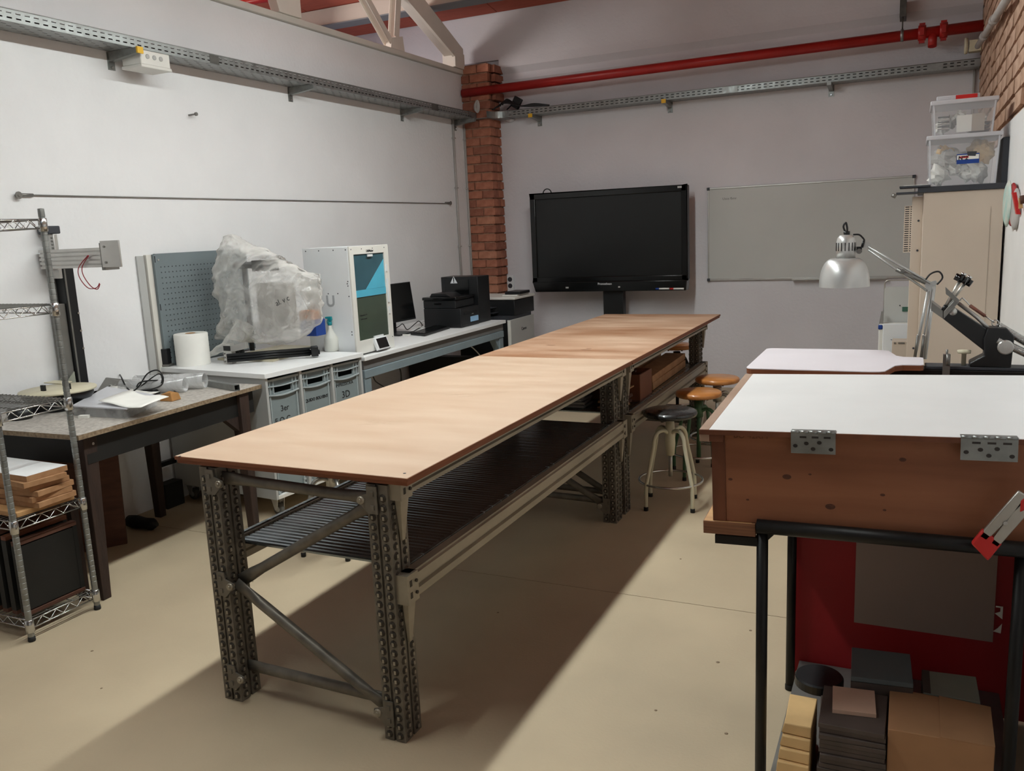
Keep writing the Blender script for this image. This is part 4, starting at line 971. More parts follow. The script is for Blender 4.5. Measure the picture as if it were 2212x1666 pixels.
labs = ('grey bin marked FOC in the cabinet bay nearest the desk', 'grey bin with handwritten liquid label in the middle cabinet bay', 'grey bin marked for 3D printing in the far cabinet bay',
        'lower grey bin of the nearest cabinet bay, seen under the tabletop', 'lower grey bin of the middle cabinet bay', 'lower grey bin of the far cabinet bay')
def bin_(i, zb, label):
    y0 = .009+i*pitch+.017; w_ = pitch-.03; h = .345
    o = cpt(-.02, y0, zb); b = thing('storage_bin', label, 'bin', o, CA, 'grey stacking bins in the white cabinet')
    bb = lambda mb, n, m, **k: mb.build(n, m, b, world=False, **k)
    bb(MB().box(-.55, -.008, 0, w_, 0, .008), 'bottom', 'bin_grey')
    # front wall with hand hole
    us = [0, .03, w_*.5-.055, w_*.5+.055, w_-.03, w_]
    us = [0.0, w_*.22, w_*.78, w_]
    bb(MB().plate((-.008, 0, 0), (0, 1, 0), (0, 0, 1), (1, 0, 0), us, [.008, h-.085, h-.045, h], lambda a, c: a == 1 and c == 1, .004), 'front_wall', 'bin_grey')
    bb(MB().box(-.55, -.008, 0, .004, .008, h).box(-.55, -.008, w_-.004, w_, .008, h), 'side_wall', 'bin_grey', kind='stuff')
    m = MB().box(-.55, .006, -.004, w_+.004, h-.008, h-.002); bb(MB().box(-.0, .010, -.003, w_+.003, h-.012, h), 'rim', 'bin_light', bev=.001)
    # drooping lower rim under the hole
    n = 8; mb = MB()
    for k in range(n):
        ya, yb_ = w_*k/n, w_*(k+1)/n; f = lambda y: h-.088-.014*math.sin(PI*y/w_)
        mb.hexa([(-.002, ya, f(ya)-.007), (.010, ya, f(ya)-.007), (.010, yb_, f(yb_)-.007), (-.002, yb_, f(yb_)-.007)][::-1], [(-.002, ya, f(ya)), (.010, ya, f(ya)), (.010, yb_, f(yb_)), (-.002, yb_, f(yb_))][::-1])
    bb(mb, 'lower_rim', 'bin_light')
    n = 8; mb = MB()
    for k in range(n):
        ya, yb_ = w_*k/n, w_*(k+1)/n; f = lambda y: h-.038-.008*math.sin(PI*y/w_)
        mb.hexa([(-.002, ya, f(ya)-.005), (.009, ya, f(ya)-.005), (.009, yb_, f(yb_)-.005), (-.002, yb_, f(yb_)-.005)][::-1], [(-.002, ya, f(ya)), (.009, ya, f(ya)), (.009, yb_, f(yb_)), (-.002, yb_, f(yb_))][::-1])
    bb(mb, 'middle_rim', 'bin_light')
    for y in (.018, .045, w_-.045, w_-.018): bb(MB().box(-.004, .007, y-.002, y+.002, h-.09, h-.01), 'rib', 'bin_light')
    for y in (.016, w_-.016):
        bb(MB().box(-.004, .005, y-.003, y+.003, .01, h-.1), 'corner_rib', 'bin_light')
        bb(MB().box(-.003, .008, y-.009, y+.009, .0, .012).box(-.003, .008, y-.009, y+.009, .03, .042).box(-.003, .006, y-.009, y-.005, .0, .04), 'foot_clip', 'bin_light')
        bb(MB().box(-.003, .0035, y-.007, y+.007, .012, .03), 'clip_recess', 'black_plastic')
    return b, w_
for i in range(3):
    b, w_ = bin_(i, .50, labs[i])
    kw = dict(world=False)
    if i == 0:
        text('3er', .05, 'ink', b, (-.003, w_*.52, .155), (0, 1, 0), (1, 0, 0), **kw); text('F O C', .05, 'ink', b, (-.003, w_*.42, .085), (0, 1, 0), (1, 0, 0), **kw)
    if i == 1: text('LÍQUIDO SOLVENTE', .026, 'ink', b, (-.003, w_*.5, .16), (0, 1, 0), (1, 0, 0), bold=.0008, **kw)
    if i == 2:
        text('IMPRESSORA', .03, 'ink', b, (-.003, w_*.45, .205), (0, 1, 0), (1, 0, 0), **kw); text('3D', .065, 'ink', b, (-.003, w_*.48, .135), (0, 1, 0), (1, 0, 0), **kw)
    bin_(i, .145, labs[i+3])
# ---- pegboard and white strip leaning on the left wall
pgb = thing('pegboard', 'grey blue steel pegboard standing on the cabinet against the wall', 'pegboard', (-4.31, 4.2, CH))
y0, y1, z0, z1 = 3.91, 4.72, .892, 1.60
yy = [0]; c = .035
while c < y1-y0-.03: yy += [c-.0035, c+.0035]; c += .0305
yy.append(y1-y0); zz_ = [0]; c = .05
while c < z1-z0-.05: zz_ += [c-.0035, c+.0035]; c += .034
zz_.append(z1-z0)
MB().plate((-4.30, y0, z0), (0, 1, 0), (0, 0, 1), (1, 0, 0), yy, zz_, lambda i, j: i % 2 == 1 and j % 2 == 1, .0015).build('perforated_sheet', 'pegboard', pgb)
MB().box(-4.318, -4.3145, y0, y1, z0, z1).build('back_sheet', 'dark_grey', pgb)
MB().box(-4.318, -4.2985, y0-.012, y0, z0, z1).box(-4.318, -4.298, y0, y1, z1-.004, z1+.004).build('folded_edge', 'pegboard', pgb)
for z in (.95, 1.25, 1.55): MB().box(-4.3, -4.2975, y0-.008, y0-.002, z, z+.04).build('slot', 'black_plastic', pgb)
MB().lathe([(.007, 0), (.006, .004)], (-4.2985, y0+.02, z1-.035), 10, 'x').build('rivet', 'aluminium', pgb)
one('white_strip', MB().box(-4.345, -4.32, 3.86, 3.905, .80, 1.60), 'white_trim', 'white strip standing between the grey pegboard and the left wall edge', 'strip', bev=.002, loc=(-4.33, 3.88, .80))
one('white_strip', MB().box(-4.348, -4.335, 3.80, 3.855, .80, 1.595), 'cab_grey', 'narrower grey strip at the outer left side of the pegboard', 'strip', bev=.002, loc=(-4.34, 3.83, .80))
# ---- paper towel roll and small motor
p = at(395, 783, 'z', CH); rc = (p.x+.10, p.y+.08)
pr = thing('paper_roll', 'big white paper towel roll standing on the white cabinet', 'paper roll', (rc[0]-.1, rc[1]-.08, CH))
rx, ry = p.x+.02, p.y+.0
rl = at(357, 725, 'y', 4.0)
RC = V((-4.19, 4.02, CH)); RR = .105
MB().lathe([(.032, 0), (RR, 0), (RR, .002), (RR, .198), (RR-.004, .202), (.032, .202), (.032, 0)], RC, 40, caps=False).build('roll', 'paper', pr)
MB().lathe([(.030, .002), (.030, .203), (.032, .203), (.032, .002)], RC, 24, caps=False).build('core', 'kraft', pr)
pr.location = RC
for c_ in pr.children: c_.location = V((0, 0, 0)); c_.data.transform(Matrix.Translation(V((rc[0]-.1, rc[1]-.08, CH))-RC))
p = at(362, 790, 'z', CH); p.x = max(p.x, -4.24)
mo = thing('stepper_motor', 'small black motor standing on the cabinet in front of the paper roll', 'motor', (p.x, p.y, CH))
q = at(362, 788, 'y', 3.93)
X = Matrix.Translation((q.x+.0, 3.915, 0)) @ Matrix.Rotation(.3, 4, 'Z'); mo.location = (q.x, 3.915, CH)
MB().box(-.033, .033, -.03, .03, .905, 1.005, X).build('motor_body', 'black_plastic', mo, bev=.004); MB().box(-.05, -.033, -.02, .02, .98, 1.02, X).build('connector', 'black_plastic', mo, bev=.002)
MB().box(-.04, .04, -.034, .034, CH+.001, .906, X).build('flange', 'alu_dark', mo)
# ---- machine under the plastic bag
mc = thing('bagged_machine', 'black and aluminium machine frame wrapped in a plastic bag on the cabinet', 'machine', (-3.86, 4.42, CH))
def mbar(p0, p1, r_, m, nm, n=4): MB().tube([p0, p1], r_, n).build(nm, m, mc)
mbar((-4.02, 4.38, .93), (-4.02, 4.38, 1.52), .022, 'dark_grey', 'upright'); mbar((-4.1, 4.38, 1.50), (-3.78, 4.38, 1.50), .022, 'dark_grey', 'crossbar')
MB().box(-3.92, -3.76, 4.34, 4.42, 1.46, 1.53).build('motor_housing', 'black_plastic', mc, bev=.004)
MB().box(-3.92, -3.66, 4.36, 4.44, 1.08, 1.38).build('inner_box', 'paper_grey', mc, bev=.004)
b1_, b2_ = at(650, 726, 'y', 4.46), at(681, 692, 'y', 4.46)
MB().box(b1_.x, b2_.x, 4.46, 4.56, b1_.z, b2_.z).build('blue_carton', 'blue', mc, label='blue and orange printed carton')
MB().box(b1_.x, b2_.x-.03, 4.461, 4.559, b2_.z, b2_.z+.06).build('orange_band', 'orange', mc)
a, b = at(520, 768, 'z', .95), at(690, 757, 'z', .95)
a = V((-3.98, 4.20, .945)); b = V((-3.62, 4.56, .945))
a = at(490, 775, 'z', .93); b = at(672, 760, 'z', .93)
# black extrusion in the foreground
d = (b-a).normalized(); s_ = V((-d.y, d.x, 0))
bxx = thing('linear_axis', 'long black aluminium axis lying on the cabinet under the plastic bag', 'profile', a.lerp(b, .5))
mb = MB()
for k in range(3): mb.tube([a+V((0, 0, -.014+.016*k)), b+V((0, 0, -.014+.016*k))], .012, 4)
mb.build('extrusion', 'black_plastic', bxx)
mb = MB(); X = Matrix(((d.x, s_.x, 0, b.x), (d.y, s_.y, 0, b.y), (0, 0, 1, b.z), (0, 0, 0, 1)))
mb.box(-.0, .045, -.03, .03, -.03, .035, X).box(.045, .055, -.02, .02, -.02, .01, X).build('end_motor', 'black_plastic', bxx, bev=.005)
for k in (-.02, .02): MB().tube([b-s_*.02+V((0, 0, k))-d*.005, b-s_*.034+V((0, 0, k))-d*.005], .004, 6).build('bolt', 'chrome', bxx)
e = at(515, 772, 'z', .90); ec = V((e.x, e.y, .93))
MB().lathe([(.028, -.02), (.04, -.02), (.044, -.012), (.044, .012), (.04, .02), (.028, .02), (.028, -.02)], ec, 24, 'y', caps=False).lathe([(.02, -.014), (.02, .014)], ec, 14, 'y').build('pulley_wheel', 'black_gloss', bxx)
g = at(499, 785, 'z', CH)
MB().box(g.x-.035, g.x+.03, g.y-.02, g.y+.02, CH+.001, CH+.085).build('gear_block', 'aluminium', bxx, bev=.003)
MB().box(g.x-.03, g.x+.025, g.y-.022, g.y+.018, CH+.085, CH+.115).build('stepper', 'black_plastic', bxx)
MB().box(g.x-.03, g.x+.025, g.y-.022, g.y+.018, CH+.115, CH+.13).build('stepper_cap', 'aluminium', bxx, bev=.002)
for k in (.01, .035, .06): MB().box(g.x-.037, g.x-.02, g.y-.024, g.y-.02, CH+k, CH+k+.01).build('bolt_slot', 'alu_dark', bxx)
X = Matrix.Translation((g.x+.07, g.y+.02, CH+.105)) @ Matrix.Rotation(-.2, 4, 'Y') @ Matrix.Rotation(.35, 4, 'Z')
MB().box(-.06, .05, -.02, .02, -.02, .02, X).build('square_section', 'aluminium', bxx, bev=.001)
# flat plates on the cabinet top
def quadbox(name, px, z, h, m, label, cat):
    q = [at(a_, b_, 'z', z) for a_, b_ in px]; c_ = sum(q, V((0, 0, 0)))/4
    return one(name, MB().hexa(lift(q, z), lift(q, z+h)), m, label, cat, loc=V((c_.x, c_.y, z)))
quadbox('white_slab', [(470, 778), (590, 782), (700, 752), (610, 748)], CH+.001, .012, 'cream_paint', 'flat cream board lying on the cabinet under the black axis', 'board')
quadbox('dark_ruler', [(580, 773), (600, 775), (650, 762), (632, 759)], CH+.014, .004, 'alu_dark', 'thin dark metal plate lying on the cream board', 'plate')
p = at(668, 769, 'z', CH); bx('white_block', p.x+.01, p.y+.0, CH+.0005, .08, .03, .012, .25, 'paper', 'small white plastic block in front of the cream board on the cabinet', 'block', bev=.002)
# ---- the crumpled plastic bag
outline = [(485, 510), (505, 507), (545, 530), (600, 552), (650, 582), (690, 600), (692, 650), (693, 700), (672, 712), (650, 733), (597, 748), (545, 740), (500, 734), (472, 733), (486, 700), (478, 662), (466, 622), (464, 582), (474, 545)]
ctr = at(575, 630, 'y', 4.32); ol = [at(a_, b_, 'y', 4.32) for a_, b_ in outline]
def rad(th):
    best = None
    d = V((math.cos(th), 0, math.sin(th)))
    for i in range(len(ol)):
        p, q = ol[i]-ctr, ol[(i+1) % len(ol)]-ctr; e_ = q-p
        den = d.x*e_.z-d.z*e_.x
        if abs(den) < 1e-9: continue
        t = (p.x*e_.z-p.z*e_.x)/den; u = (p.x*d.z-p.z*d.x)/den
        if t > 0 and -1e-6 <= u <= 1+1e-6: best = t if best is None else max(best, t)
    return best or .3
NU, NV = 180, 80; vs = []; fs = []
for i in range(NV+1):
    ph = PI*i/NV
    for k in range(NU):
        th = 2*PI*k/NU; rr = rad(th)*math.sin(ph)**.8; p = V((math.cos(th)*rr, 0, math.sin(th)*rr))
        p.y = -math.cos(ph)*(.16 if math.cos(ph) > 0 else .12)
        q = p*5
        nz = noise.ridged_multi_fractal(q*V((1, 1, 1))[0] if False else q, 1.0, 2.1, 4, 1.0, 2.0)
        q2 = V((q.x+q.z*.6, q.y, (q.z-q.x*.6)*2.2))
        cr_ = (1-min(1, abs(noise.noise(q2*.55))*4))*1.0+(1-min(1, abs(noise.noise(q*1.1+V((5, 1, 2))))*4))*.7+(1-min(1, abs(noise.noise(q2*1.7+V((2, 7, 2))))*4))*.3
        p.y += (.035*cr_-.03)*(-1 if math.cos(ph) > 0 else 1)*math.sin(ph)**.5
        p += V((noise.noise(q*2), 0, noise.noise(q*2+V((9, 0, 0)))))*.012
        vs.append(ctr+p)
for i in range(NV):
    for k in range(NU): fs.append((i*NU+k, i*NU+(k+1) % NU, (i+1)*NU+(k+1) % NU, (i+1)*NU+k))
mb = MB().add(vs, fs, True)
bag = thing('plastic_bag', 'large crumpled translucent plastic bag wrapped over the machine on the cabinet', 'bag', (ctr.x, ctr.y, .95))
mb.build('film', 'bag_film', bag)
# gathered tail of the bag
pts = [at(a_, b_, 'y', y_) for a_, b_, y_ in ((442, 772, 4.08), (460, 762, 4.1), (490, 745, 4.14), (515, 725, 4.2), (530, 700, 4.25))]
rs = [.006, .014, .035, .06, .07]
tb_ = MB().tube(smooth_path(pts, 5), .02, 18, rs=[rs[min(4, i//5)]+(rs[min(4, i//5+1)]-rs[min(4, i//5)])*(i % 5)/5 for i in range(21)])
for q in tb_.v: q += V((0, noise.noise(q*25), noise.noise(q*25+V((4, 0, 0)))))*.012
tb_.build('tail', 'bag_film', bag)
fp = MB(); pts = [at(a_, b_, 'y', 4.55) for a_, b_ in ((640, 585), (690, 592), (692, 660), (697, 702), (678, 690), (650, 640))]
fp.prism(pts, (0, .01, 0)).build('loose_flap', 'bag_film', bag)
text('al. v c', .05, 'ink', bag, at(610, 650, 'y', 4.13), (1, 0, .35), (0, -1, 0))
# ---- spray bottle
p = at(724, 757, 'z', CH)+V((-.0, -.035, 0))
sb = thing('spray_bottle', 'white spray bottle with a teal trigger on the cabinet corner', 'bottle', (p.x, p.y, CH))
MB().lathe([(.001, .001), (.044, .001), (.048, .006), (.048, .085), (.042, .10), (.022, .135), (.014, .155), (.013, .18)], (0, 0, 0), 28).build('bottle', 'milky', sb, world=False)
MB().lathe([(.0145, .178), (.0155, .182), (.0155, .20), (.012, .203)], (0, 0, 0), 16).build('collar', 'teal', sb, world=False)
MB().prism([(-.03, -.009, .223), (-.032, -.009, .236), (.018, -.009, .238), (.020, -.009, .215), (.012, -.009, .203), (-.006, -.009, .203), (-.008, -.009, .222)], (0, .018, 0)).build('spray_head', 'teal', sb, bev=.003, world=False)
MB().tube([(-.012, 0, .22), (-.020, 0, .205), (-.020, 0, .188)], .003, 6).build('trigger', 'teal', sb, world=False)
MB().box(-.036, -.030, -.006, .006, .222, .238).build('nozzle', 'plastic_white', sb, world=False)
# ================================================================== LONG BENCH
bn = thing('bench', 'long white topped bench with grey blue steel rail along the left wall', 'bench', (-3.8, 5.8, 0))
MB().box(XL+.16, -3.338, 4.70, 6.92, .822, .85).build('bench_top', 'laminate_white', bn, bev=.002)
MB().box(XL+.18, -3.36, 4.71, 6.90, .76, .822).build('apron', 'bench_grey', bn)
MB().box(-3.42, -3.345, 4.70, 6.88, .70, .757).build('front_rail', 'bench_blue', bn, bev=.003)
for y in (4.70, 6.80): MB().box(-3.42, -3.35, y, y+.075, 0, .70).build('leg', 'bench_blue', bn, bev=.003)
for y in (4.70, 6.80): MB().box(XL+.03, XL+.09, y, y+.075, 0, .76).build('leg', 'bench_blue', bn, bev=.003)
MB().prism([(-3.42, 6.80, .70), (-3.42, 6.72, .70), (-3.42, 6.80, .60)], (.06, 0, 0)).build('corner_brace', 'bench_blue', bn)
MB().box(-4.2, -3.5, 6.60, 6.70, .0, .55).build('dark_side_box', 'black_panel', bn)
MB().box(-4.15, -4.10, 4.7, 6.8, .12, .16).build('stretcher', 'bench_grey', bn)
for pts, lb_ in (([(-3.5, 5.0, .70), (-3.52, 5.06, .62), (-3.55, 5.18, .56), (-3.56, 5.26, .52)], 'black cable hanging under the front of the bench'), ([(-3.5, 5.34, .72), (-3.5, 5.38, .62), (-3.52, 5.4, .5)], 'second black cable hanging under the bench'), ([(-3.5, 6.35, .72), (-3.48, 6.5, .66), (-3.45, 6.62, .55), (-3.44, 6.7, .45)], 'pale cable hanging under the far end of the bench')):
    one('hanging_cable', MB().tube(smooth_path(pts), .005, 6), 'cable_black' if 'pale' not in lb_ else 'cable_white', lb_, 'cable', loc=V(pts[0]))
# ---- tall white 3D printer
BZ = .851
tp = thing('printer_3d', 'tall white enclosed 3D printer with a glazed door at the bench start', '3D printer', (-3.59, 4.94, BZ))
py0, py1, pz1 = 4.705, 5.17, 1.590
MB().box(-3.79, -3.415, py0, py1, BZ, pz1).build('enclosure', 'plastic_white', tp, bev=.004)
us = [0, .045, py1-py0-.055, py1-py0]; ws = [0, .10, pz1-BZ-.055, pz1-BZ]
MB().plate((-3.414, py0, BZ), (0, 1, 0), (0, 0, 1), (1, 0, 0), us, ws, lambda i, j: i == 1 and j == 1, .014).build('door_frame', 'cab_white', tp, bev=.002)
MB().box(-3.413, -3.409, py0+.04, py1-.05, BZ+.095, BZ+.40).build('lower_glass', 'olive_glass', tp)
MB().box(-3.413, -3.409, py0+.04, py1-.05, BZ+.44, pz1-.05).build('upper_glass', 'teal_glass', tp)
MB().box(-3.4085, -3.404, py0+.046, py1-.056, BZ+.395, BZ+.442).build('cyan_band', 'cyan_acrylic', tp)
MB().prism([(-3.4088, py0+.17, BZ+.443), (-3.4088, py1-.057, BZ+.443), (-3.4088, py1-.057, pz1-.10)], (.001, 0, 0)).build('cyan_panel', 'cyan_acrylic', tp)
MB().box(-3.40, -3.392, py1-.048, py1-.034, BZ+.33, BZ+.50).build('door_handle', 'plastic_white', tp, bev=.002)
for z in (BZ+.25, BZ+.55): MB().box(-3.40, -3.394, py1-.046, py1-.03, z, z+.05).build('hinge', 'plastic_white', tp)
MB().box(-3.40, -3.394, py0+.20, py0+.26, pz1-.075, pz1-.06).build('latch', 'plastic_white', tp)
X = Matrix.Translation((-3.385, py0+.275, BZ+.055)) @ Matrix.Rotation(-.35, 4, 'Y')
MB().box(-.012, .012, -.075, .075, -.045, .045, X).build('touch_panel', 'plastic_white', tp, bev=.005)
MB().box(.0125, .0135, -.062, .062, -.036, .036, X).build('panel_screen', 'black_gloss', tp)
MB().box(-3.42, -3.398, py0+.22, py0+.33, BZ+.094, BZ+.112).build('panel_catch', 'plastic_white', tp)
MB().box(-3.4, -3.395, py0+.03, py0+.40, BZ+.004, BZ+.01).build('base_slot', 'black_plastic', tp)
for (y, z) in [(py0+.02, pz1-.02), (py0+.14, pz1-.02), (py0+.27, pz1-.02), (py1-.05, pz1-.02), (py0+.03, BZ+.02), (py1-.02, BZ+.08)]: MB().lathe([(.004, 0), (.004, .001)], (-3.4, y, z), 8, 'x').build('screw', 'dark_grey', tp)
for (x, z) in [(-3.76, pz1-.02), (-3.65, pz1-.02), (-3.53, pz1-.02), (-3.43, pz1-.02), (-3.43, 1.36), (-3.436, 1.345), (-3.432, 1.33), (-3.43, 1.26), (-3.60, 1.28), (-3.52, 1.28), (-3.43, 1.02), (-3.43, 1.0), (-3.70, 1.28)]: MB().lathe([(.0045, -.001), (.0045, 0)], (x, py0, z), 8, 'y').build('screw', 'dark_grey', tp)
text('U', .105, 'logo_grey', tp, at(714, 652, 'y', py0-.001), (1, 0, 0), (0, -1, 0), bold=.003)
text('UltiMaker', .022, 'ink', tp, (-3.399, py0+.235, pz1-.036), (0, 1, 0), (1, 0, 0), bold=.0004)
text('Ultimaker S7', .016, 'ink', tp, (-3.4085, py0+.12, BZ+.27), (0, 1, 0), (1, 0, 0)); text('Samba vaixell', .014, 'ink', tp, (-3.4085, py0+.12, BZ+.245), (0, 1, 0), (1, 0, 0))
MB().box(-3.4088, -3.4083, py0+.09, py0+.23, BZ+.16, BZ+.20).build('print_patch', 'olive_glass', tp)
# ---- monitor, keyboard, mouse cable
mn = thing('monitor', 'black computer monitor on the bench behind the white 3D printer', 'monitor', (-3.85, 5.9, BZ))
a = V((-3.95, 5.62, 0)); b = V((-3.72, 6.05, 0)); 
X = Matrix.Translation((-3.82, 5.86, 1.10)) @ Matrix.Rotation(math.radians(-4), 4, 'Z') @ Matrix.Rotation(math.radians(-7), 4, 'Y')
MB().box(-.018, .0, -.25, .25, -.15, .165, X).build('display', 'black_plastic', mn, bev=.003)
MB().box(.0002, .001, -.243, .243, -.135, .158, X).build('screen', 'black_gloss', mn)
MB().box(-3.87, -3.85, 5.82, 5.90, BZ+.01, 1.15).build('neck', 'black_plastic', mn, bev=.003)
MB().box(-3.93, -3.72, 5.74, 5.98, BZ, BZ+.012).build('foot', 'black_plastic', mn, bev=.004)
kb = thing('keyboard', 'black keyboard lying on the bench in front of the monitor', 'keyboard', at(930, 715, 'z', BZ), 0)
kq = [at(887, 724, 'z', BZ), at(918, 727, 'z', BZ), at(972, 710, 'z', BZ), at(940, 706, 'z', BZ)]
kc = sum(kq, V((0, 0, 0)))/4; kb.location = (kc.x, kc.y, BZ)
MB().hexa(lift(kq, BZ+.001), lift(kq, BZ+.018)).build('case', 'black_plastic', kb, bev=.003)
km = MB()
for i in range(14):
    for j in range(4):
        s0, t0 = .04+i*.066, .12+j*.2
        q = [kq[0].lerp(kq[3], s_).lerp(kq[1].lerp(kq[2], s_), t_) for s_, t_ in ((s0, t0), (s0, t0+.15), (s0+.055, t0+.15), (s0+.055, t0))]
        km.hexa(lift(q, BZ+.018), lift(q, BZ+.023))
km.build('keys', 'black_gloss', kb, kind='stuff')
pts = [(850, 712, .86), (862, 705, .87), (870, 700, .9), (880, 712, .86), (896, 700, .9), (905, 694, .91), (912, 704, .86), (900, 712, .86), (890, 718, .86)]
one('monitor_cable', MB().tube(smooth_path([at(a_, b_, 'z', z_) for a_, b_, z_ in pts], 6), .004, 6), 'cable_black', 'black cable tangle on the bench between monitor and keyboard', 'cable', loc=at(880, 712, 'z', BZ))
pts = [(905, 700, .87), (920, 694, .9), (928, 700, .86), (915, 706, .86), (900, 708, .86)]
one('white_cable', MB().tube(smooth_path([at(a_, b_, 'z', z_) for a_, b_, z_ in pts], 6), .004, 6), 'cable_white', 'white cable curled on the bench beside the black laser printer', 'cable', loc=at(915, 704, 'z', BZ))
p = at(886, 724, 'z', BZ); one('usb_plug', MB().box(-.03, .03, -.008, .008, 0, .01), 'paper', 'small white plug lying before the keyboard', 'plug').location = (p.x-.02, p.y-.03, BZ)
# ---- black laser printer
lp = thing('laser_printer', 'black multifunction laser printer on the bench with a pale lcd panel', 'printer', (-3.6, 6.5, BZ))
X = Matrix.Translation((-3.62, 6.46, BZ))
B_ = lambda *a: MB().box(*a, X)
MB().box(-.20, .165, -.165, .17, .0, .165, X).build('body', 'black_plastic', lp, bev=.006)
MB().box(-.20, .12, -.165, .17, .165, .235, X).build('scanner', 'black_plastic', lp, bev=.008)
MB().box(-.205, .13, -.175, .175, .235, .262, X).build('scanner_lid', 'black_gloss', lp, bev=.008)
MB().prism([(-.16, -.12, .262), (.05, -.12, .262), (.0, -.12, .29), (-.14, -.12, .29)], (0, .2, 0)).build('document_feeder', 'black_plastic', lp, bev=.004, world=False)
for ch in lp.children:
    if ch.name.startswith('document_feeder'): ch.location = V((-3.62, 6.46, BZ))-lp.location
MB().box(.1655, .168, -.11, .12, .105, .125, X).build('paper_slot', 'black_gloss', lp)
MB().box(.1655, .168, -.15, .15, .02, .024, X).build('tray_line', 'black_gloss', lp)
MB().box(.1655, .168, .0, .145, .035, .08, X).build('lcd_label', 'screen_lit', lp, label='pale blue label panel')
MB().box(.1655, .1675, .03, .06, .10-.0, .107, X).build('logo_plate', 'cab_grey', lp)
MB().box(-.09, -.02, -.168, -.1655, .20, .212, X).build('lid_grip', 'black_gloss', lp)
# ---- big black cabinet printer behind it
bc = thing('resin_printer', 'tall black box machine with a white warning triangle behind the laser printer', 'machine', (-3.67, 6.78, BZ))
MB().box(-3.84, -3.47, 6.66, 6.885, BZ, 1.262).build('case', 'black_plastic', bc, bev=.004)
MB().box(-3.80, -3.56, 6.655, 6.6599, 1.0, 1.24).build('window', 'black_gloss', bc)
p = at(980, 607, 'y', 6.654); r_ = .036
MB().prism([(p.x-r_, 6.654, p.z-.022), (p.x+r_, 6.654, p.z-.022), (p.x, 6.654, p.z+.042)], (0, .001, 0)).build('warning_triangle', 'white_ink', bc)
MB().box(p.x-.004, p.x+.004, 6.6525, 6.6535, p.z-.004, p.z+.03).box(p.x-.004, p.x+.004, 6.6525, 6.6535, p.z-.015, p.z-.008).build('warning_mark', 'black_gloss', bc)
# ---- office copier by the back wall
cpn = thing('copier', 'black topped office copier with white front in the corner', 'copier', (-3.7, 7.6, 0))
CXF = -3.42; c1 = at(1103, 692, 'x', CXF); c2 = at(1153, 680, 'x', CXF)
cy0, cy1, cz = c1.y, c2.y, c1.z
MB().box(-3.98, CXF-.016, cy0+.004, cy1, .02, cz-.01).build('cabinet', 'black_plastic', cpn, bev=.006)
MB().box(CXF-.015, CXF, cy0, cy1, .06, cz).build('front_panel', 'cab_grey', cpn, bev=.003)
MB().box(CXF-.03, CXF-.0, cy0-.012, cy0-.001, .06, cz).build('side_trim', 'cab_white', cpn, bev=.002)
u1 = at(1112, 648, 'x', CXF); u2 = at(1153, 636, 'x', CXF)
MB().box(-3.98, CXF-.01, u1.y+.01, u2.y+.02, cz+.03, u1.z-.004).build('print_unit', 'black_plastic', cpn, bev=.006)
MB().box(-3.98, CXF-.0, u1.y, u2.y+.03, u1.z, u1.z+.024).build('scanner_lid', 'cab_white', cpn, bev=.005)
MB().box(-3.95, CXF-.02, cy0+.01, cy1-.02, cz-.01, cz+.03).build('output_bay', 'dark_grey', cpn)
MB().box(-3.90, -3.60, cy0-.0, cy0+.2, cz+.06, cz+.066).box(-3.90, -3.62, cy0, cy0+.2, cz+.11, cz+.116).build('output_tray', 'dark_grey', cpn)
MB().box(-3.60, CXF-.02, u1.y+.1, u1.y+.38, u1.z+.025, u1.z+.04).build('feeder', 'cab_white', cpn, bev=.003)
text('Canon', .045, 'ink', cpn, at(1132, 709, 'x', CXF+.001), (0, 1, 0), (1, 0, 0))
one('black_box', MB().box(-3.58, CXF+.0, u1.y+.12, u1.y+.36, u1.z+.041, u1.z+.068), 'black_plastic', 'flat black device lying on top of the copier', 'device', bev=.004, loc=(-3.5, u1.y+.2, u1.z+.041))
# ================================================================== RIGHT SIDE
# exposure table: wooden light box with a white lid on a black tube frame
EA = math.radians(2.0); ER = math.radians(-1.1)
EX = Matrix.Translation((-.508, 2.221, 1.10)) @ Matrix.Rotation(EA, 4, 'Z') @ Matrix.Rotation(ER, 4, 'Y')
W_, L_ = .93, .87
et = thing('exposure_table', 'wooden box table with a white hinged lid on a black tube frame at right', 'table', (-.05, 2.6, 0))
def eb(n, m, *a, **k): return MB().box(*a, EX).build(n, m, et, **k)
lid = eb('lid', 'laminate_white', .026, W_, .0, L_, -.014, .0, bev=.0008)
MB().box(.0, .026, -.001, L_, -.034, .0, EX).build('lid_edge_strip', 'lid_strip', et, bev=.001)
MB().box(.0, W_, -.004, .0, -.014, -.001, EX).build('front_lip', 'pine_dark', et)
eb('front_board', 'pine', .062, W_, .030, .050, -.265, -.015, bev=.001)
eb('top_rail', 'pine_dark', .0, .062, .0, .03, -.034, -.0145, bev=.001)
MB().box(.026, .062, .028, L_, -.265, -.034, EX).build('side_board', 'pine_dark', et, bev=.001)
eb('back_board', 'pine', .062, W_, L_-.02, L_, -.265, -.015)
eb('inner_floor', 'ply_edge', .062, W_-.02, .05, L_-.02, -.264, -.25)
kn = MB()
for (x, z, r) in ((.222, -.13, .0095), (.33, -.205, .0105), (.455, -.165, .005), (.50, -.07, .007), (.075, -.145, .005), (.28, -.12, .0035), (.12, -.20, .0035), (.46, -.205, .0035)):
    kn.add([EX @ V((x+r*1.2*math.cos(2*PI*k/12), .0296, z+r*.75*math.sin(2*PI*k/12))) for k in range(12)], [tuple(range(12))])
kn.build('knots', 'knot', et, kind='stuff')
ply = MB()
MB().box(-.0, .14, .022, L_, -.302, -.266, EX).build('plywood_base', 'ply_edge', et, bev=.001)
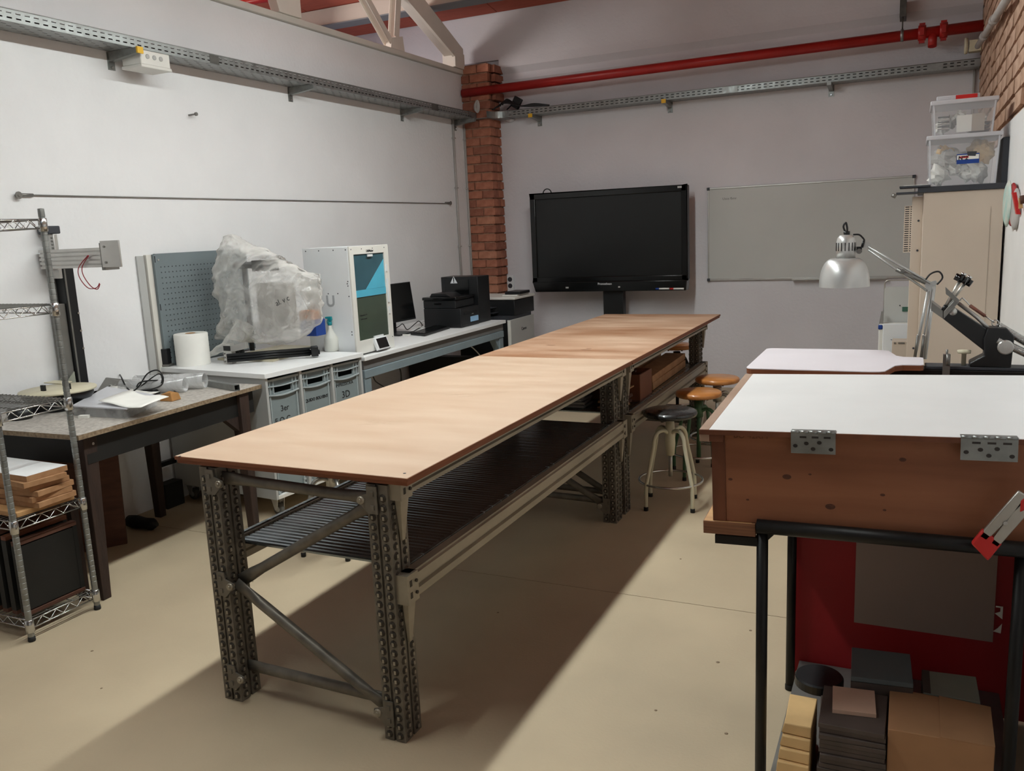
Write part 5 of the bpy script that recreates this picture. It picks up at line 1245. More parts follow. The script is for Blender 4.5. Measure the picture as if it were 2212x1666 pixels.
MB().box(.002, .13, .024, L_-.01, -.2659, -.2655, EX).build('plywood_face', 'wood_light', et)
MB().box(.03, .16, .03, .055, -.332, -.308, EX).build('support_bar', 'black_steel', et)
def hinge(x, w_):
    h = MB().box(x, x+w_, -.0055, -.004, -.055, .002, EX).box(x, x+w_, -.0055, .022, .001, .0025, EX).build('hinge', 'galv', et)
    mb = MB(); n = 5
    for k in range(n): mb.tube([EX @ V((x+w_*(k+.06)/n, -.004, .0015)), EX @ V((x+w_*(k+.94)/n, -.004, .0015))], .004, 8)
    mb.build('knuckles', 'galv', h)
    mb = MB()
    for k in (1, 2, 3): mb.box(x+w_*(.2+.27*(k-1)), x+w_*(.35+.27*(k-1)), -.0062, -.0055, -.014, -.009, EX)
    for (a_, z_) in ((.35, -.028), (.64, -.025), (.5, -.042), (.9, -.042), (.1, -.035)):
        mb.lathe([(.005, -.0064), (.005, -.0056)], (0, 0, 0), 8, 'y') if False else mb.add([EX @ V((x+w_*a_+.006*math.cos(q*PI/4), -.0061, z_+.005*math.sin(q*PI/4))) for q in range(8)], [tuple(range(8))])
    mb.build('slots', 'stain', h)
hinge(.236, .108); hinge(.625, .12)
text('BO 42KM', .022, 'pine_dark', et, EX @ V((.13, .0294, -.022)), EX.to_3x3() @ V((1, 0, 0)), EX.to_3x3() @ V((0, -1, 0)))
def tb_(name, a, b, r, m='black_steel'): return MB().tube([EX @ V(a), EX @ V(b)], r, 14).build(name, m, et)
# frame in room axes (legs plumb)
FZ = .832
l1 = at(1647, 1160, 'y', 2.265); l2 = V((.262, 2.265, 0)); l3 = V((-.342, 2.90, 0))
for q in ((l1.x, 2.265), (.262, 2.265), (-.345, 2.90), (.405, 2.90)):
    MB().tube([(q[0], q[1], 0), (q[0], q[1], FZ-.01)], .0155, 14).build('leg', 'black_steel', et)
    MB().lathe([(.017, 0), (.017, .018), (.013, .024)], (q[0], q[1], 0), 14).build('foot', 'rubber', et)
MB().tube([(l1.x-.012, 2.25, FZ), (.44-.02, 2.25, FZ+.012)], .0195, 14).build('front_bar', 'black_steel', et)
MB().tube([(l1.x, 2.265, FZ-.01), (-.345, 2.90, FZ-.01)], .0145, 14).build('side_bar', 'black_steel', et)
MB().tube([(-.345, 2.90, FZ-.01), (.405, 2.90, FZ)], .0145, 14).build('back_bar', 'black_steel', et)
MB().prism([(l1.x+.012, 2.26, FZ-.014), (l1.x+.04, 2.26, FZ-.014), (l1.x+.012, 2.26, FZ-.045)], (0, .01, 0)).build('gusset', 'black_steel', et)
SHZ = .10
MB().box(-.318, .30, 2.19, 2.93, SHZ-.012, SHZ).build('shelf', 'alu_dark', et, bev=.001)
# red sheet and grey paper hanging behind
MB().box(-.335, .405, 2.935, 2.941, .012, .80).build('red_sheet', 'red_sheet', et, label='translucent dark red sheet behind the frame')
q0, q1 = at(1850, 1165, 'y', 2.93), at(2160, 1385, 'y', 2.93)
MB().box(q0.x, q1.x-.02, 2.929, 2.932, q0.z-.30, q0.z+.19).build('grey_paper', 'sheet_grey', et)
q2 = at(2145, 1365, 'y', 2.925)
MB().prism([(q2.x, 2.928, q2.z), (q2.x+.022, 2.928, q2.z-.004), (q2.x+.024, 2.928, q2.z+.03), (q2.x+.012, 2.928, q2.z+.012)], (0, .001, 0)).prism([(q2.x+.002, 2.928, q2.z+.062), (q2.x+.024, 2.928, q2.z+.045), (q2.x+.024, 2.928, q2.z+.088), (q2.x+.004, 2.928, q2.z+.088), (q2.x+.004, 2.928, q2.z+.083), (q2.x+.017, 2.928, q2.z+.083), (q2.x+.017, 2.928, q2.z+.07)], (0, .001, 0)).build('torn_scrap', 'paper', et)
# ---- spring clamp hanging at the right edge
cl = thing('spring_clamp', 'steel spring clamp with red tips hanging at the right picture edge', 'clamp', at(2165, 1150, 'y', 2.20))
a = at(2130, 1190, 'y', 2.19); b = at(2225, 1075, 'y', 2.19); d = (b-a).normalized(); s_ = V((-d.z, 0, d.x))
for (o_, w0, w1) in ((-.006, .010, .016), (.022, .010, .014)):
    pts = [a+s_*(o_-w0)+d*.02, a+s_*(o_+w0)+d*.02, b+s_*(o_*.6+w1), b+s_*(o_*.6-w1)]
    MB().prism(pts, (0, .012, 0)).build('jaw', 'matte_chrome', cl, bev=.003)
MB().prism([a+s_*-.018-d*.02, a+s_*.034-d*.005, a+s_*.034+d*.04, a+s_*-.018+d*.035], (0, .016, 0)).build('red_tip', 'red_plastic', cl, bev=.004)
e_ = at(2204, 1082, 'y', 2.188); MB().prism([e_+V((0, 0, -.03)), e_+V((.03, 0, -.01)), e_+V((.03, 0, .03)), e_+V((.0, 0, .0))], (0, .018, 0)).build('red_grip', 'red_plastic', cl, bev=.004)
MB().lathe([(.005, -.004), (.005, 0)], at(2172, 1130, 'y', 2.19), 10, 'y').build('rivet', 'chrome', cl)
# ---- boxes on the lower shelf
def carton(name, q, z0, z1, m, label, cat='box', **k):
    q2 = lift(q, z1); q1 = lift(q, z0); c_ = sum(q1, V((0, 0, 0)))/4
    return thing(name, label, cat, (c_.x, c_.y, z0)), q1, q2
Q = [at(1918, 1575, 'z', .30), at(2150, 1615, 'z', .30), at(2140, 1528, 'z', .30), at(1922, 1484, 'z', .30)]
t, q1, q2 = carton('cardboard_box', Q, SHZ+.001, .30, 'cardboard', 'large plain brown cardboard box on the lower shelf of the exposure table')
MB().hexa(q1, q2).build('carton', 'cardboard', t, bev=.002)
f = lambda q, u, v: q[0].lerp(q[1], u)*(1-v)+q[3].lerp(q[2], u)*v
MB().hexa([f(q2, .5, 0), f(q2, 1.0, .0), f(q2, 1.0, 1), f(q2, .5, 1)], [f(q2, .5, 0)+V((0, 0, .003)), f(q2, 1.0, .0)+V((0, 0, .001)), f(q2, 1, 1)+V((0, 0, .001)), f(q2, .5, 1)+V((0, 0, .003))]).build('top_flap', 'cardboard', t)
n_ = (q1[1]-q1[0]).cross(V((0, 0, 1))).normalized()
o_ = q1[0].lerp(q1[1], .62)+V((0, 0, .06)); e2 = q1[1]+V((0, 0, .06)); MB().hexa([o_+n_*.001, e2+n_*.001, e2+V((0, .0, 0)), o_], [o_+n_*.001+V((0, 0, .05)), e2+n_*.001+V((0, 0, .05)), e2+V((0, 0, .05)), o_+V((0, 0, .05))]).build('tape_strip', 'tape', t)
# stack of dark tiles
Q = [at(1770, 1560, 'z', .295), at(1914, 1585, 'z', .295), at(1916, 1500, 'z', .295), at(1778, 1478, 'z', .295)]
c_ = sum(Q, V((0, 0, 0)))/4; cc = V((c_.x, c_.y, 0))
z = SHZ+.001; i = 0
ordn = ['bottom', 'second', 'third', 'fourth', 'fifth', 'sixth', 'seventh', 'eighth', 'ninth', 'tenth', 'eleventh', 'twelfth', 'thirteenth']
while z < .285:
    h = .0135; a = random.uniform(-.03, .03); dx, dy = random.uniform(-.004, .004), random.uniform(-.004, .004)
    q = [cc+Matrix.Rotation(a, 3, 'Z') @ (V((p.x, p.y, 0))-cc)+V((dx, dy, 0)) for p in Q]
    one('dark_tile', MB().hexa(lift(q, z), lift(q, z+h)), 'tile_dark', '%s dark square tile %s in the stack on the lower shelf' % (ordn[i], 'from the bottom' if i else 'of all'), 'tile', 'dark tiles stacked under the exposure table', bev=.0012, loc=V((cc.x, cc.y, z)))
    z += h+.0012; i += 1
Qp = [at(1798, 1532, 'z', z+.012), at(1893, 1543, 'z', z+.012), at(1889, 1492, 'z', z+.012), at(1799, 1481, 'z', z+.012)]
one('pink_tile', MB().hexa(lift(Qp, z), lift(Qp, z+.011)), 'tile_pink', 'small pale pinkish tile lying on top of the dark tile stack', 'tile', loc=V((cc.x, cc.y, z)))
# pale corrugated packets at the left edge
z = SHZ+.001
for i in range(5):
    x0, x1 = -.30, -.212; y0 = 2.20+.018*i; y1 = 2.44
    one('cardboard_packet', MB().hexa([(x0+.002*i, y0, z), (x1, y0-.004, z), (x1, y1, z), (x0+.01, y1, z)], [(x0+.004*i, y0+.006, z+.028), (x1, y0+.006, z+.028), (x1, y1, z+.028), (x0+.01, y1, z+.028)]),
        'cardboard_pale', ('lowest', 'second', 'middle', 'fourth', 'topmost')[i]+' torn pale cardboard packet stacked left of the dark tiles', 'cardboard', 'torn cardboard packets left of the tiles', bev=.003, loc=(-.25, 2.3, z)); z += .0295
    MB().box(-.292, -.214, y0-.0035, y0+.002, z-.012, z-.006) 
p = at(1769, 1457, 'z', .29); blk = thing('black_disc', 'round black plastic cover with a small hole on the cardboard packets', 'cover', (p.x, p.y+.0, z))
MB().lathe([(.066, z+.001), (.070, z+.004), (.070, z+.028), (.066, z+.033), (.001, z+.031)], (p.x, p.y+.01, 0), 36, smooth=False).build('lid_body', 'black_plastic', blk)
MB().lathe([(.005, z+.0315), (.005, z+.0328)], (p.x+.008, p.y+.045, 0), 12).build('hole', 'cable_black', blk)
# rear boxes
Q = [at(1838, 1462, 'z', .33), at(1973, 1478, 'z', .33), at(1966, 1413, 'z', .33), at(1840, 1398, 'z', .33)]
t, q1, q2 = carton('grey_box', Q, SHZ+.001, .33, 'slate_grey', 'box with a slate grey lid behind the dark tiles')
MB().hexa(lift(Q, SHZ+.001), lift(Q, .315)).build('box_body', 'tile_dark', t); MB().hexa(lift(Q, .316), lift(Q, .33)).build('lid', 'slate_grey', t, bev=.002)
Q = [at(1995, 1505, 'z', .31), at(2122, 1528, 'z', .31), at(2112, 1470, 'z', .31), at(1992, 1455, 'z', .31)]
Q = [p+V((0, .06, 0)) for p in Q]
t, q1, q2 = carton('green_box', Q, SHZ+.001, .29, 'sage', 'pale greenish flat box at the back of the lower shelf')
MB().hexa(q1, q2).build('carton', 'sage', t, bev=.002); MB().hexa([f(q2, 0, 0), f(q2, .14, 0), f(q2, .14, 1), f(q2, 0, 1)], [f(q2, 0, 0)+V((0, 0, .001)), f(q2, .14, 0)+V((0, 0, .001)), f(q2, .14, 1)+V((0, 0, .001)), f(q2, 0, 1)+V((0, 0, .001))]).build('edge_tape', 'tile_dark', t)
# ---- print press behind the table
pp_ = thing('print_press', 'textile screen print press with a white bat shaped platen behind the table', 'press', (-.1, 3.5, 0))
PZ = 1.10
nl = at(1620, 796, 'z', PZ); fl_ = at(1655, 752, 'z', PZ); nr = at(1925, 802, 'z', PZ); fr = at(1925, 754, 'z', PZ)
y0, y1 = nl.y, fl_.y; x0, xm, x1 = -.56, -.07, .045
cyc = (y0+y1)/2
def corner(cx, cy, r, a0, n=5): return [V((cx+r*math.cos(a0+PI/2*k/n), cy+r*math.sin(a0+PI/2*k/n), 0)) for k in range(n+1)]
poly = corner(x0+.03, y1-.03, .03, PI/2)+corner(x0+.03, y0+.03, .03, PI)
poly += [V((xm-.06, y0, 0)), V((xm-.03, y0+.005, 0)), V((xm-.01, y0+.02, 0)), V((xm+.02, cyc-.12, 0)), V((xm+.045, cyc-.095, 0)), V((x1-.01, cyc-.09, 0)), V((x1, cyc-.08, 0)), V((x1, cyc+.08, 0)), V((x1-.01, cyc+.09, 0)), V((xm+.045, cyc+.095, 0)), V((xm+.02, cyc+.12, 0)), V((xm-.01, y1-.02, 0)), V((xm-.03, y1-.005, 0)), V((xm-.06, y1, 0))]
yw = poly
MB().prism([V((p.x, p.y, PZ-.003)) for p in yw], (0, 0, .003)).build('platen_face', 'laminate_lilac', pp_)
MB().prism([V((p.x, p.y, PZ-.022)) for p in yw], (0, 0, .0188)).build('platen_core', 'edge_brown', pp_)
by = cyc
MB().box(-.20, .41, by-.045, by+.045, PZ-.075, PZ-.024).build('support_beam', 'black_steel', pp_, bev=.003)
MB().box(x1+.005, .41, by-.04, by+.04, PZ-.0235, PZ-.012).build('beam_cap', 'dark_grey', pp_, bev=.002)
for x in (.23, .295): MB().lathe([(.012, -.052), (.014, -.05), (.014, -.046)], (x, by, PZ-.055), 12, 'y').build('bolt', 'matte_chrome', pp_)
# pedestal with stand
MB().box(-.03, .30, by-.2, by+.2, .0, .04).build('stand_base', 'black_steel', pp_, bev=.004)
MB().box(.09, .16, by-.035, by+.035, .04, PZ-.076).build('stand_post', 'black_steel', pp_, bev=.004)
# hub and head
hx = .275
HY = by-.0
MB().prism([(hx-.045, HY-.04, PZ-.012), (hx+.05, HY-.04, PZ-.012), (hx+.055, HY-.04, PZ+.10), (hx+.03, HY-.04, PZ+.13), (hx-.03, HY-.04, PZ+.13), (hx-.04, HY-.04, PZ+.09), (hx-.035, HY-.04, PZ+.03), (hx-.08, HY-.04, PZ+.003), (hx-.08, HY-.04, PZ-.012)], (0, .08, 0)).build('hub', 'black_plastic', pp_, bev=.004)
MB().lathe([(.006, -.012), (.022, -.012), (.026, -.008), (.026, 0), (.018, 0)], at(2172, 750, 'y', HY-.04), 20, 'y', smooth=False).lathe([(.009, -.018), (.009, -.01)], at(2172, 750, 'y', HY-.04), 6, 'y').build('pivot_bolt', 'aluminium', pp_)
def P3(px, py, y=None): return at(px, py, 'y', HY if y is None else y)
# black lifting arm
pa, pb_ = P3(2045, 670), P3(2165, 755); dd = (pb_-pa).normalized(); ss = V((-dd.z, 0, dd.x))
MB().prism([pa-ss*.03-V((0, .025, 0)), pb_-ss*.04-V((0, .025, 0)), pb_+ss*.03-V((0, .025, 0)), pa+ss*.022-V((0, .025, 0))], (0, .05, 0)).build('lift_arm', 'black_plastic', pp_, bev=.003)
MB().tube([P3(2070, 655), P3(2110, 685), P3(2150, 725)], .007, 8).build('grey_rod', 'aluminium', pp_)
# screen clamp
q = [P3(2008, 663), P3(2011, 650), P3(2036, 672), P3(2065, 640), P3(2070, 650), P3(2037, 686)]
MB().prism([p+V((0, -.06, 0)) for p in (P3(2012, 650), P3(2036, 668), P3(2036, 685), P3(2010, 667))], (0, .12, 0)).build('clamp_jaw', 'alu_dark', pp_, bev=.002)
MB().prism([p+V((0, -.06, 0)) for p in (P3(2037, 670), P3(2064, 641), P3(2070, 650), P3(2037, 686))], (0, .12, 0)).build('clamp_jaw', 'alu_dark', pp_, bev=.002)
MB().prism([p+V((0, -.07, 0)) for p in (P3(2041, 617), P3(2042, 632), P3(2068, 652), P3(2071, 645))], (0, .02, 0)).build('clamp_lip', 'alu_dark', pp_, bev=.001)
for (a_, b_, o_) in (((2043, 657), (2075, 600), -.05), ((2056, 650), (2088, 608), .01)):
    u = P3(*a_)+V((0, o_, 0)); v = P3(*b_)+V((0, o_, 0))
    MB().tube([u, v], .006, 10).build('clamp_screw', 'matte_chrome', pp_)
    dz = (v-u).normalized()
    kx = MB()
    for k in range(5):
        ang = 2*PI*k/5; n1 = dz.cross(V((0, 1, 0))).normalized(); n2 = dz.cross(n1)
        kx.tube([v-dz*.012+(n1*math.cos(ang)+n2*math.sin(ang))*.012, v+dz*.012+(n1*math.cos(ang)+n2*math.sin(ang))*.012], .010, 8)
    kx.build('star_knob', 'black_gloss', pp_)
    MB().tube([v+dz*.012, v+dz*.022], .009, 10).build('knob_end', 'chrome', pp_)
    MB().tube([u-dz*.02, u], .008, 8).build('screw_pad', 'black_plastic', pp_)
MB().lathe([(.001, -.03), (.014, -.028), (.014, .0)], P3(2058, 672), 10, 'y').build('clamp_nut', 'aluminium', pp_)
# springs and turnbuckle
def helix(a, b, r, turns, wr, m, nm):
    a, b = V(a), V(b); d = (b-a); L2 = d.length; d.normalize(); n1 = d.cross(V((0, 1, 0))).normalized(); n2 = d.cross(n1); N_ = turns*8
    MB().tube([a+d*(L2*k/N_)+(n1*math.cos(2*PI*k/8)+n2*math.sin(2*PI*k/8))*r for k in range(N_+1)], wr, 5).build(nm, m, pp_)
helix(P3(2158, 705), P3(2225, 745), .0125, 30, .0022, 'chrome', 'spring')
helix(P3(2155, 735, HY-.03), P3(2225, 768, HY-.03), .0125, 30, .0022, 'chrome', 'spring')
MB().tube([P3(2152, 700), P3(2158, 705)], .003, 6).build('hook', 'chrome', pp_)
MB().tube([P3(2095, 660), P3(2128, 683)], .006, 8).build('turnbuckle', 'rust', pp_)
MB().tube(smooth_path([P3(2074, 650), P3(2078, 644), P3(2086, 650), P3(2095, 660)]), .0025, 6).build('hook', 'chrome', pp_)
MB().tube([P3(2128, 683), P3(2148, 697)], .0025, 6).build('hook', 'chrome', pp_)
MB().tube([V(P3(2150, 698))+V((math.cos(2*PI*k/12)*.011, 0, math.sin(2*PI*k/12)*.011)) for k in range(12)], .0022, 6, close=True).build('ring', 'chrome', pp_)
MB().tube([V(P3(2142, 718, HY-.03))+V((math.cos(2*PI*k/12)*.011, 0, math.sin(2*PI*k/12)*.011)) for k in range(12)], .003, 6, close=True).build('ring', 'aluminium', pp_)
# small clamps on the beam
k1 = P3(2043, 792); k2 = P3(2081, 792)
MB().box(k1.x-.012, k1.x+.012, by-.055, by-.04, PZ-.06, PZ+.035).lathe([(.022, -.006), (.022, .006)], (k1.x+.004, by-.048, PZ+.015), 16, 'x').tube([(k1.x, by-.048, PZ+.02), (k1.x, by-.048, PZ+.052)], .004, 8).build('toothed_clamp', 'alu_dark', pp_)
MB().lathe([(.008, PZ-.012), (.008, PZ+.03), (.022, PZ+.033), (.023, PZ+.043), (.001, PZ+.046)], (k2.x, by, 0), 20).build('levelling_knob', 'cream_paint', pp_)
# ---- desk lamp
LY = 3.86
la = thing('desk_lamp', 'silver spring arm lamp with a bell shade standing behind the white platen', 'lamp', (at(2000, 775, 'y', LY).x, LY, 0))
def LP(px, py, dy=0): return at(px, py, 'y', LY+dy)
sc_ = LP(1827, 560); x_, z_ = sc_.x, 0
top = LP(1829, 508).z; nk = LP(1824, 557).z; bot = LP(1824, 619).z; R_ = (LP(1880, 612).x-LP(1770, 612).x)/2; r0_ = (LP(1848, 545).x-LP(1806, 545).x)/2
n = 7; prof = [(R_, bot), (R_*1.0, bot+.004)]+[(r0_+(R_-r0_)*math.cos(PI/2*k/n)**.8, bot+.01+(nk-bot-.01)*math.sin(PI/2*k/n)) for k in range(n+1)]
xs_ = LP(1824, 590).x
MB().lathe([(a_, b_) for a_, b_ in prof]+[(r0_-.004, nk-.002), (R_-.004, bot)], (xs_, LY, 0), 40, caps=False).build('shade', 'silver_paint', la)
hb = MB().lathe([(r0_, nk), (r0_, top-.03), (r0_*.9, top-.012), (r0_*.65, top), (.001, top+.003)], (LP(1827, 540).x, LY, 0), 32).build('socket_housing', 'silver_paint', la)
mb = MB()
zc = LP(1827, 533).z
for k in range(16):
    a_ = 2*PI*k/16; c_ = V((LP(1827, 540).x+r0_*math.cos(a_), LY+r0_*math.sin(a_), zc)); t_ = V((-math.sin(a_), math.cos(a_), 0)); o_ = V((math.cos(a_), math.sin(a_), 0))*.0012
    mb.hexa([c_-t_*.0018-o_-V((0, 0, .017)), c_+t_*.0018-o_-V((0, 0, .017)), c_+t_*.0018+o_-V((0, 0, .017)), c_-t_*.0018+o_-V((0, 0, .017))], [c_-t_*.0018-o_+V((0, 0, .017)), c_+t_*.0018-o_+V((0, 0, .017)), c_+t_*.0018+o_+V((0, 0, .017)), c_-t_*.0018+o_+V((0, 0, .017))])
mb.build('vent_slots', 'black_plastic', hb)
MB().lathe([(.013, top+.002), (.013, top+.016)], (LP(1829, 505).x, LY, 0), 12).build('switch', 'black_plastic', la)
MB().tube(smooth_path([LP(1827, 503), LP(1822, 490), LP(1827, 481), LP(1830, 492), LP(1830, 503)]), .004, 8).build('cable', 'cable_black', la)
MB().tube(smooth_path([LP(1843, 507), LP(1855, 507), LP(1862, 512), LP(1867, 520), LP(1862, 530)]), .0035, 8).build('cable', 'cable_black', la)
MB().tube([LP(1862, 535), LP(1866, 520)], .006, 6).box(LP(1850, 540).x, LP(1862, 540).x, LY-.014, LY+.014, LP(1856, 545).z, LP(1856, 533).z).build('swivel', 'black_plastic', la)
MB().tube([LP(1856, 543, -.02), LP(1856, 543, .02)], .011, 12).build('swivel_knob', 'chrome', la)
MB().prism([LP(1868, 522), LP(1880, 525), LP(1882, 538), LP(1866, 534)], (0, .004, 0)).build('arm_bracket', 'silver_paint', la)
def rod(a_, b_, r_=.0042, dy=0, m='silver_paint', nm='arm_rod', n=4): MB().tube([LP(*a_, dy), LP(*b_, dy)], r_, n).build(nm, m, la)
rod((1876, 533), (2010, 612), .005); rod((1876, 540), (2002, 628), .005)
rod((1936, 582), (2000, 611), .0085, 0, 'alu_dark', 'arm_spring', 8)
MB().tube([LP(1950, 586, -.012), LP(1950, 586, .012)], .008, 12).build('joint', 'chrome', la)
MB().prism([LP(1996, 612), LP(2022, 606), LP(2025, 612), LP(2012, 630), LP(2002, 630)], (0, .006, 0)).build('elbow', 'silver_paint', la, bev=.001)
MB().tube(smooth_path([LP(1997, 608), LP(2010, 592), LP(2028, 587), LP(2036, 600), LP(2024, 615)]), .0035, 8).build('cable', 'cable_black', la)
rod((2005, 628), (1976, 772), .006); rod((2018, 618), (1998, 776), .007); rod((2012, 625), (1988, 776), .004)
rod((1983, 725), (1976, 776), .006, 0, 'alu_dark', 'arm_spring', 8); rod((1996, 725), (1990, 776), .006, 0, 'alu_dark', 'arm_spring', 8)
MB().tube([LP(1981, 724), LP(1985, 724)], .004, 8).tube([LP(1993, 725), LP(1999, 725)], .005, 8).build('spring_cap', 'chrome', la)
bz = LP(1988, 776); MB().box(bz.x-.03, bz.x+.03, LY-.025, LY+.025, PZ-.16, PZ-.10).build('clamp_base', 'silver_paint', la, bev=.003)
MB().tube([(bz.x, LY, PZ-.11), LP(1988, 776)], .009, 10).build('base_pin', 'chrome', la)
MB().box(bz.x-.02, bz.x+.02, LY-.015, LY+.015, .0, PZ-.155).build('stand_post', 'black_steel', la)
MB().box(bz.x-.12, bz.x+.12, LY-.12, LY+.12, 0, .02).build('floor_plate', 'black_steel', la, bev=.003)
# ---- tall beige cabinet
CBY = 5.16; cx0 = at(1988, 600, 'y', CBY).x; cx1 = .412; cz1 = at(1988, 412, 'y', CBY).z
tc_ = thing('tall_cabinet', 'tall beige cabinet with a dark grey top at the right side', 'cabinet', ((cx0+cx1)/2, CBY+.3, 0))
MB().box(cx0, cx1, CBY, CBY+.9, .02, cz1-.012).build('carcass', 'beige_panel', tc_, bev=.003)
MB().box(cx1-.06, cx1-.058, CBY-.0015, CBY+.001, .02, cz1-.1).build('panel_seam', 'beige_dark', tc_)
MB().box(cx0-.03, cx1+.012, CBY-.01, CBY+.92, cz1-.012, cz1+.018).build('top_plate', 'dark_grey', tc_, bev=.003)
MB().box(cx0-.055, cx0-.002, CBY+.03, CBY+.06, .02, cz1-.03).build('door_edge', 'beige_panel', tc_, bev=.002)
for z in (1.60, 1.44, .9): MB().lathe([(.006, -.002), (.006, 0)], (cx0-.02, CBY+.03, z), 8, 'y').build('peg_hole', 'dark_grey', tc_)
sx0, sx1 = at(1952, 500, 'y', CBY+.02).x, at(1972, 500, 'y', CBY+.02).x; sz0, sz1 = at(1960, 546, 'y', CBY).z, at(1960, 445, 'y', CBY).z
sx1 = sx0+.052
zs = [0]; c = .006
while c < sz1-sz0-.008: zs += [c, c+.005]; c += .0118
zs.append(sz1-sz0); wd = sx1-sx0
MB().plate((sx0, CBY+.032, sz0), (1, 0, 0), (0, 0, 1), (0, 1, 0), [0, .004, wd*.47, wd*.58, wd-.004, wd], zs, lambda i, j: j % 2 == 1 and i in (1, 3), .004).build('slotted_strip', 'beige_panel', tc_)
MB().box(sx0, sx1, CBY+.0375, CBY+.04, sz0, sz1).build('strip_back', 'dark_grey', tc_)
# folder and tray sticking out on top
fo = thing('document_tray', 'dark plastic tray lying on the cabinet top and sticking out to the left', 'tray', (cx0-.05, CBY+.05, cz1+.02))
MB().box(cx0-.12, cx0+.03, CBY-.02, CBY+.24, cz1+.0185, cz1+.028).build('upper_sheet', 'dark_grey', fo)
MB().box(cx0-.135, cx0-.03, CBY-.03, CBY+.2, cz1-.014, cz1-.004).build('lower_sheet', 'blue', fo).data.materials[0] = M['dark_grey']
MB().box(cx0-.10, cx0+.02, CBY+.0, CBY+.2, cz1+.0282, cz1+.031).build('paper_edge', 'paper', fo)
MB().tube([(cx0-.14, CBY-.03, cz1-.01), (cx0-.15, CBY-.03, cz1-.03)], .012, 8).build('ball_end', 'alu_dark', fo)
# clear storage boxes
def clearbox(x0, x1, y0, y1, z0, z1, label, name='storage_box'):
    t = thing(name, label, 'box', ((x0+x1)/2, (y0+y1)/2, z0)); s = .012; w_ = .003
    def wall(a, b, nm='wall'):
        (xa, ya), (xb, yb_) = a, b
        d = V((xb-xa, yb_-ya, 0)).normalized(); n = V((-d.y, d.x, 0))*w_
        fx = lambda x, z: x+(s*(z1-z)/(z1-z0) if x < (x0+x1)/2 else -s*(z1-z)/(z1-z0))
        A = [V((fx(xa, z0), ya, z0)), V((fx(xb, z0), yb_, z0))]; B2 = [V((xa, ya, z1)), V((xb, yb_, z1))]
        MB().hexa([A[0], A[1], A[1]+n, A[0]+n], [B2[0], B2[1], B2[1]+n, B2[0]+n]).build(nm, 'box_clear', t)
    wall((x0, y0), (x1, y0)); wall((x1, y0), (x1, y1)); wall((x1, y1), (x0, y1)); wall((x0, y1), (x0, y0))
    MB().box(x0+s, x1-s, y0, y1, z0, z0+.003).build('bottom', 'box_clear', t)
    for x in (x0+.004, x1-.012): MB().prism([(x+s*.9*(1 if x < (x0+x1)/2 else -1), y0-.002, z0), (x+.008+s*.9*(1 if x < (x0+x1)/2 else -1), y0-.002, z0), (x+.008, y0-.002, z1), (x, y0-.002, z1)], (0, .004, 0)).build('corner_rib', 'box_lid', t)
    MB().box(x0-.008, x1+.008, y0-.008, y1+.008, z1, z1+.022).build('lid', 'box_lid', t, bev=.004)
    return t
yb0 = CBY+.03; yb1 = yb0+.42
bx0, bx1 = at(2003, 350, 'y', yb0).x, at(2163, 350, 'y', yb0).x-.006
bz0 = cz1+.0195; bz1 = at(2080, 298, 'y', yb0).z
s1 = clearbox(bx0, bx1, yb0, yb1, bz0, bz1, 'lower and larger clear storage box of crumpled paper on the tall cabinet')
def wad(par, c, r, m, seed):
    vs, fs = [], []; n1, n2 = 12, 8
    for i in range(n2+1):
        for k in range(n1):
            a_, b_ = 2*PI*k/n1, PI*i/n2; d = V((math.sin(b_)*math.cos(a_), math.sin(b_)*math.sin(a_), math.cos(b_)))
            vs.append(V(c)+V((d.x*r[0], d.y*r[1], d.z*r[2]))*(1+.75*noise.noise(d*2.6+V((seed, 0, 0)))))
    for i in range(n2):
        for k in range(n1): fs.append((i*n1+k, i*n1+(k+1) % n1, (i+1)*n1+(k+1) % n1, (i+1)*n1+k))
    o = MB().add(vs, fs).build('paper_wad', m, par)
for i in range(14):
    x = bx0+.06+(bx1-bx0-.12)*((i*.37) % 1); z = bz0+.06+(bz1-bz0-.12)*((i*.61) % 1)
    wad(s1, (x, yb0+.09+.05*(i % 2), z), (.05, .04, .05), ('paper', 'paper_grey', 'paper', 'cardboard_pale', 'paper_grey')[i % 5], i*3.1)
lx, lz = at(2066, 355, 'y', yb0-.002), at(2116, 330, 'y', yb0-.002)
MB().box(lx.x, lz.x, yb0-.003, yb0-.0015, lx.z, lz.z).build('sticker', 'blue', s1); MB().box(lx.x+.002, lz.x-.002, yb0-.0036, yb0-.003, lx.z+.022, lz.z-.006).build('sticker_face', 'paper', s1)
text('Nº2', .028, 'ink', s1, (lx.x+.03, yb0-.004, (lx.z+lz.z)/2+.004), (1, 0, 0), (0, -1, 0), bold=.0008)
MB().box(lx.x+.012, lx.x+.055, yb0-.0042, yb0-.0036, lz.z-.022, lz.z-.012).build('red_bar', 'red_plastic', s1)
MB().prism([(lz.x-.055, yb0-.0042, lx.z+.04), (lz.x-.018, yb0-.0042, lx.z+.036), (lz.x-.012, yb0-.0042, lx.z+.06), (lz.x-.058, yb0-.0042, lx.z+.062)], (0, .0006, 0)).build('box_picture', 'dark_grey', s1)
ux0, ux1 = at(2012, 270, 'y', yb0+.02).x, at(2152, 270, 'y', yb0+.02).x; uz0 = bz1+.0235; uz1 = at(2085, 222, 'y', yb0+.02).z
s2 = clearbox(ux0, ux1, yb0+.02, yb1-.04, uz0, uz1, 'upper clear storage box with a red catch, on top of the paper filled one')
MB().box(ux0+.02, ux1-.08, yb0+.03, yb0+.06, uz1+.023, uz1+.045).build('lid_handle', 'box_lid', s2, bev=.004); MB().box(ux0+.11, ux0+.21, yb0+.027, yb0+.031, uz1+.0235, uz1+.043).build('catch', 'red_plastic', s2)
